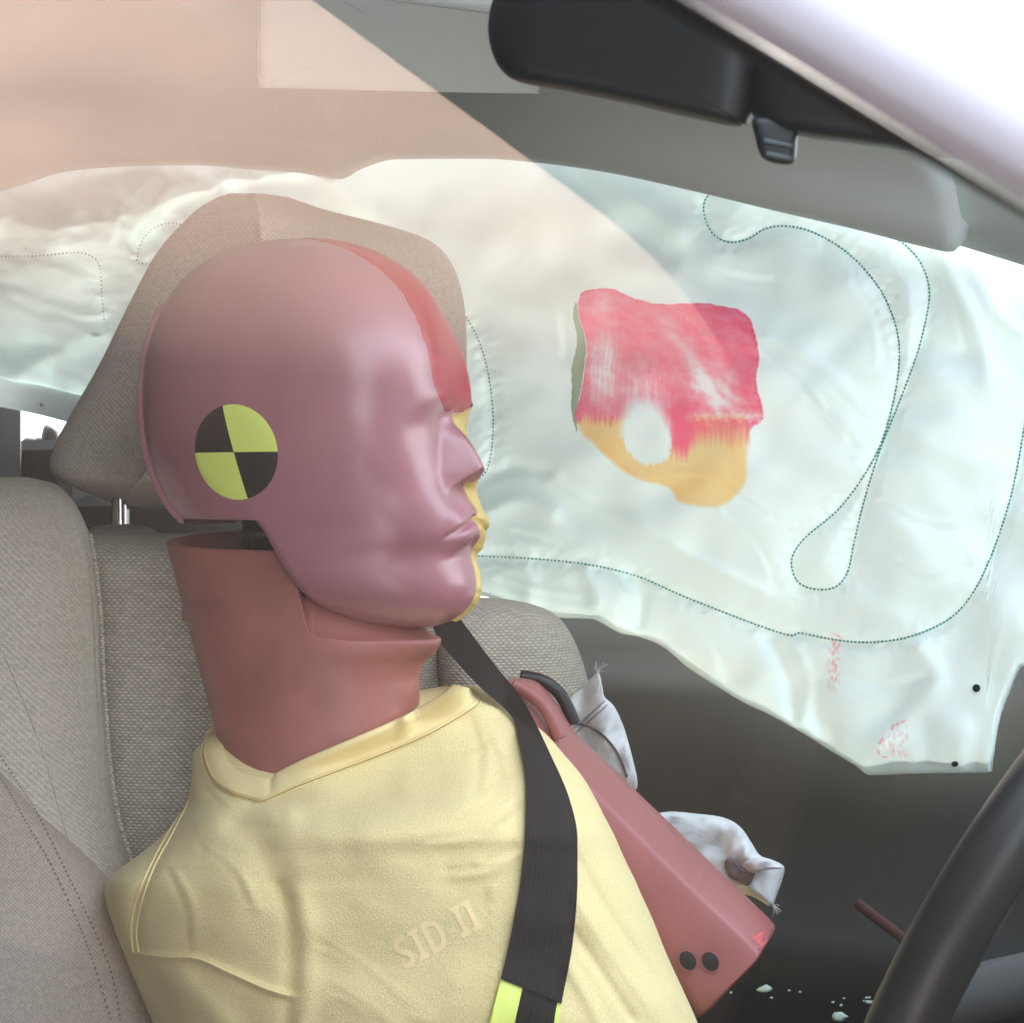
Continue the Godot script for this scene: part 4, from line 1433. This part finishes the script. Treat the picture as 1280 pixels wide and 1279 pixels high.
	if arr.size():
		var v: PackedVector3Array = arr[Mesh.ARRAY_VERTEX]
		var idx: PackedInt32Array = arr[Mesh.ARRAY_INDEX]
		var lo := v[0]
		var hi := v[0]
		for q in v:
			lo = lo.min(q)
			hi = hi.max(q)
		var tri := PackedVector3Array()
		for q in idx:
			tri.append(v[q])
		for turn in 3:
			var finer := PackedVector3Array()
			for k in range(0, tri.size(), 3):
				var a := tri[k]
				var b := tri[k + 1]
				var c := tri[k + 2]
				var ab := (a + b) / 2.0
				var bc := (b + c) / 2.0
				var ca := (c + a) / 2.0
				finer.append_array([a, ab, ca, ab, b, bc, ca, bc, c, ab, bc, ca])
			tri = finer
		var pts := PackedVector3Array()
		var order := PackedInt32Array()
		for q in tri:
			var t := (q.x - lo.x) / (hi.x - lo.x)
			var e := (q.y - lo.y) / (hi.y - lo.y)
			var x := lerpf(506.0, 604.0, t) - 18.0 * e
			var y := lerpf(1214.0, 1160.0, t) - 36.0 * e
			order.append(pts.size())
			pts.append(at(x, y, torso_z(x, y) - 0.0003))
		put("printed_word", finish(pts, order, PackedVector2Array(), 1), M.print, sh)

# ---------------------------------------------------------------- seat belt
var belt_left := [[770, 536], [800, 548], [830, 572], [860, 600], [895, 638], [930, 650], [985, 658], [1040, 657], [1110, 650], [1180, 637], [1225, 626], [1279, 612], [1340, 596]]
var belt_right := [[745, 556], [775, 576], [805, 598], [835, 621], [880, 656], [950, 691], [1000, 712], [1050, 722], [1100, 722], [1180, 716], [1256, 702], [1300, 696], [1360, 690]]

func belt_z(x: float, y: float) -> float:
	var k := key_at(torso, maxf(y, 885.0))
	return torso_z(clampf(x, k[1], k[2] - 12.0), maxf(y, 885.0)) - 0.008

func belt_rows(s0: float, s1: float, t0: float, t1: float, lift: float, n: int) -> Array:
	var lk := []
	var rk := []
	for i in belt_left.size():
		lk.append([float(i), belt_left[i][1], belt_left[i][0]])
		rk.append([float(i), belt_right[i][1], belt_right[i][0]])
	var rows := []
	for j in n:
		var s := lerpf(s0, s1, float(j) / (n - 1))
		var a := key_at(lk, s)
		var b := key_at(rk, s)
		var row := PackedVector3Array()
		var mid := lerpf(a[2], b[2], 0.5)
		for i in 49:
			var t := lerpf(t0, t1, i / 48.0)
			var x := lerpf(a[1], b[1], t)
			var y := lerpf(a[2], b[2], t)
			var z := lerpf(0.13, lerpf(belt_z(x, y), belt_z(lerpf(a[1], b[1], 0.5), mid), 0.35), smoothstep(740.0, 890.0, y))
			row.append(at(x, y, z - lift - (0.00016 if lift > -0.001 else 0.0) * cos(t * TAU * 12.0) - (0.0004 if t < 0.03 or t > 0.97 else 0.0)))
		for i in 13:
			row.append(row[48 - i * 4] - Vector3(0, 0, 0.0012))
		rows.append(row)
	return rows

func make_belt() -> void:
	var b := thing("seat_belt", "dark webbing seat belt running diagonally across the yellow shirt, taped at its lower end", "seat belt", at(680, 1250, -0.1))
	put("webbing", skin(belt_rows(0.0, 10.0, 0.0, 1.0, 0.0, 150), true, true), M.webbing, b)
	put("lower_webbing", skin(belt_rows(9.7, 12.0, 0.36, 0.93, -0.0008, 30), true, true), M.webbing, b)
	put("yellow_tape", skin(belt_rows(9.7, 12.0, 0.0, 0.36, -0.0012, 30), true, true), M.neon, b)
	put("yellow_tape", skin(belt_rows(9.7, 12.0, 0.93, 1.0, -0.0012, 30), true, true), M.neon, b)

# ---------------------------------------------------------------- torn side airbag
func make_side_airbag() -> void:
	var s := thing("side_airbag", "torn white side airbag, deflated, with its two lobes hanging out behind the pink arm", "airbag", at(820, 1150, 0.15))
	var wr := func(x, y): return 0.0012 * rough_noise.get_noise_2d(x * 1.6, y * 1.6) + 0.016 * soft_noise.get_noise_2d(x * 3.0 + y, y * 2.0)
	put("upper_lobe", pillow(flat_line([[690, 905], [712, 872], [735, 852], [748, 842], [753, 858], [756, 872], [768, 884], [780, 910], [790, 945], [797, 978], [792, 990], [770, 985], [730, 960], [700, 935]], 5, true), 0.15, 0.010, 0.3, wr, 14), M.bagside, s)
	put("lower_lobe", pillow(flat_line([[800, 1030], [830, 1016], [870, 1018], [905, 1023], [926, 1035], [940, 1055], [950, 1070], [966, 1076], [980, 1084], [979, 1098], [972, 1118], [965, 1134], [952, 1128], [935, 1120], [890, 1110], [840, 1070]], 5, true), 0.145, 0.014, 0.3, wr, 14), M.bagside, s)
	# folds, seam thread and frayed tips
	for line in [[[712, 916], [735, 896], [756, 877]], [[716, 920], [738, 901], [759, 882]]]:
		var path := PackedVector3Array()
		for q in flat_line(line, 6):
			path.append(at(q.x, q.y, 0.1385 + wr.call(q.x, q.y)))
		put("fold_line", tube(path, 0.0007, 6), mat(rgb(150, 150, 150), 0.8), s)
	var th := PackedVector3Array()
	for q in flat_line([[716, 904], [738, 910], [758, 924], [774, 946], [784, 972]], 6):
		th.append(at(q.x, q.y, 0.1385 + wr.call(q.x, q.y)))
	put("thread", tube(th, 0.0008, 6), M.thread, s)
	var rng := RandomNumberGenerator.new()
	rng.seed = 5
	for c in [[748.0, 843.0, -1.7], [966.0, 1132.0, 0.4]]:
		var all := []
		for k in 9:
			var a: float = c[2] + rng.randf_range(-0.8, 0.8)
			var l := rng.randf_range(5.0, 17.0)
			var path := PackedVector3Array()
			for i in 5:
				var t := i / 4.0
				path.append(at(c[0] + cos(a + t * 0.5) * l * t, c[1] + sin(a + t * 0.5) * l * t, 0.135 + rng.randf_range(-0.002, 0.002)))
			all.append(path)
		var st := SurfaceTool.new()
		st.begin(Mesh.PRIMITIVE_TRIANGLES)
		for p in all:
			st.append_from(tube(p, 0.00018, 4), 0, Transform3D())
		put("frayed_edge", st.commit(), M.bagside, s).set_meta("kind", "stuff")
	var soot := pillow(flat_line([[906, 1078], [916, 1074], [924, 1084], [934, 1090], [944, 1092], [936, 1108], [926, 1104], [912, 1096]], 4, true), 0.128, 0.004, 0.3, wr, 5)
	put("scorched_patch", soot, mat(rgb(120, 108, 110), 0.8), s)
	put("curled_flap", pillow(flat_line([[928, 1082], [945, 1073], [965, 1076], [979, 1086], [960, 1088], [940, 1092]], 4, true), 0.12, 0.006, 0.3, wr, 6), M.bagside, s)

# ---------------------------------------------------------------- mirror
func make_mirror() -> void:
	var z := -0.55
	var o := thing("rear_view_mirror", "black rear-view mirror seen from behind with a small lever under it", "mirror", at(900, 60, z))
	var left := flat_line([[860, -80], [700, -70], [640, -40], [618, -6], [610, 30], [614, 62], [627, 88], [650, 103], [700, 113], [780, 129], [860, 147], [915, 158], [930, 156], [938, 148], [950, 60], [960, -50]], 6, true)
	put("housing", pillow(left, z, 0.018, 0.6, func(x, y): return -(x - 900.0) * 0.00012, 14), M.housing, o)
	var right := flat_line([[940, -60], [934, 60], [942, 146], [1000, 170], [1060, 179], [1140, 190], [1222, 204], [1300, 214], [1330, 190], [1260, 120], [1120, 10], [1040, -50]], 6, true)
	put("bezel", pillow(right, z, 0.017, 0.5, func(x, y): return -(x - 900.0) * 0.00012, 14), M.housing, o)
	var lev := put("lever", pillow(flat_line([[944, 146], [996, 150], [997, 178], [995, 200], [986, 206], [966, 204], [952, 196], [945, 175]], 5, true), z - 0.014, 0.006, 0.8, null, 8), M.housing, o)
	for q in [[955.0, 176.0, 992.0, 183.0], [958.0, 192.0, 990.0, 199.0]]:
		var path := PackedVector3Array()
		for i in 6:
			path.append(at(lerpf(q[0], q[2], i / 5.0), lerpf(q[1], q[3], i / 5.0), z - 0.0205))
		put("ridge", tube(path, 0.0012, 8), mat(rgb(70, 82, 84), 0.35), lev)

# ---------------------------------------------------------------- steering wheel
func make_wheel() -> void:
	var z := -0.3
	var c := at(1338, 1185, z)
	var o := thing("steering_wheel", "black leather steering wheel cut off by the lower right corner", "steering wheel", c)
	var across := -SIDE
	var up := (Vector3.UP * 0.9 + FWD * 0.43).normalized()
	var path := PackedVector3Array()
	for i in 120:
		var a := TAU * i / 120.0
		path.append(c + (across * cos(a) + up * sin(a)) * 0.185)
	put("rim", tube(path, 0.0172, 24, true), M.leather, o)
	for a in [PI, 0.0, -PI / 2]:
		var p := PackedVector3Array()
		for i in 10:
			p.append(c + (across * cos(a) + up * sin(a)) * lerpf(0.04, 0.18, i / 9.0) + FWD * 0.03 * (1.0 - i / 9.0))
		put("spoke", tube(smooth_line(p, 3), 0.014, 12), M.darker, o)
	var rows := []
	for j in 10:
		var t := j / 9.0
		var row := PackedVector3Array()
		for i in 36:
			var a := TAU * i / 36.0
			row.append(c + FWD * (0.05 - 0.045 * t) + (across * cos(a) + up * sin(a)) * 0.075 * sqrt(maxf(0.0, 1.0 - pow(t, 4.0))))
		rows.append(row)
	put("hub", skin(rows, true, true), M.darker, o)

# ---------------------------------------------------------------- small things
func make_small_things() -> void:
	var rng := RandomNumberGenerator.new()
	rng.seed = 12
	for k in 12:
		var cx := rng.randf_range(900.0, 1100.0)
		var cy := 1236.0 + (cx - 900.0) * 0.09 + rng.randf_range(-5.0, 8.0)
		var pts := PackedVector2Array()
		for i in 7:
			var a := TAU * i / 7.0
			pts.append(Vector2(cx + cos(a) * rng.randf_range(1.2, 3.0), cy + sin(a) * rng.randf_range(0.8, 2.0)))
		tag(put("glass_crumb", flat(pillow(pts, win_z(cx, 0.11), 0.0012, 0.3, null, 2)), M.shard), "tiny glass crumb scattered along the dark door sill", "glass fragment", "tiny glass crumbs on the door sill")
	var names := ["largest pale green glass crumb on the dark sill at the lower right", "glass crumb on the sill just below the dummy's elbow", "small glass crumb on the sill left of the steering wheel"]
	var spots := [[1050.0, 1272.0, 12.0], [956.0, 1237.0, 10.0], [1086.0, 1254.0, 6.0]]
	for k in 3:
		var s: Array = spots[k]
		var pts := PackedVector2Array()
		for i in 9:
			var a := TAU * i / 9.0
			var r: float = s[2] * rng.randf_range(0.6, 1.1)
			pts.append(Vector2(s[0] + cos(a) * r * 1.2, s[1] + sin(a) * r * 0.55))
		var g := put("glass_crumb", flat(pillow(pts, win_z(s[0], 0.11), 0.004, 0.3, null, 3)), M.shard)
		tag(g, names[k], "glass fragment", "glass crumbs on the door sill")
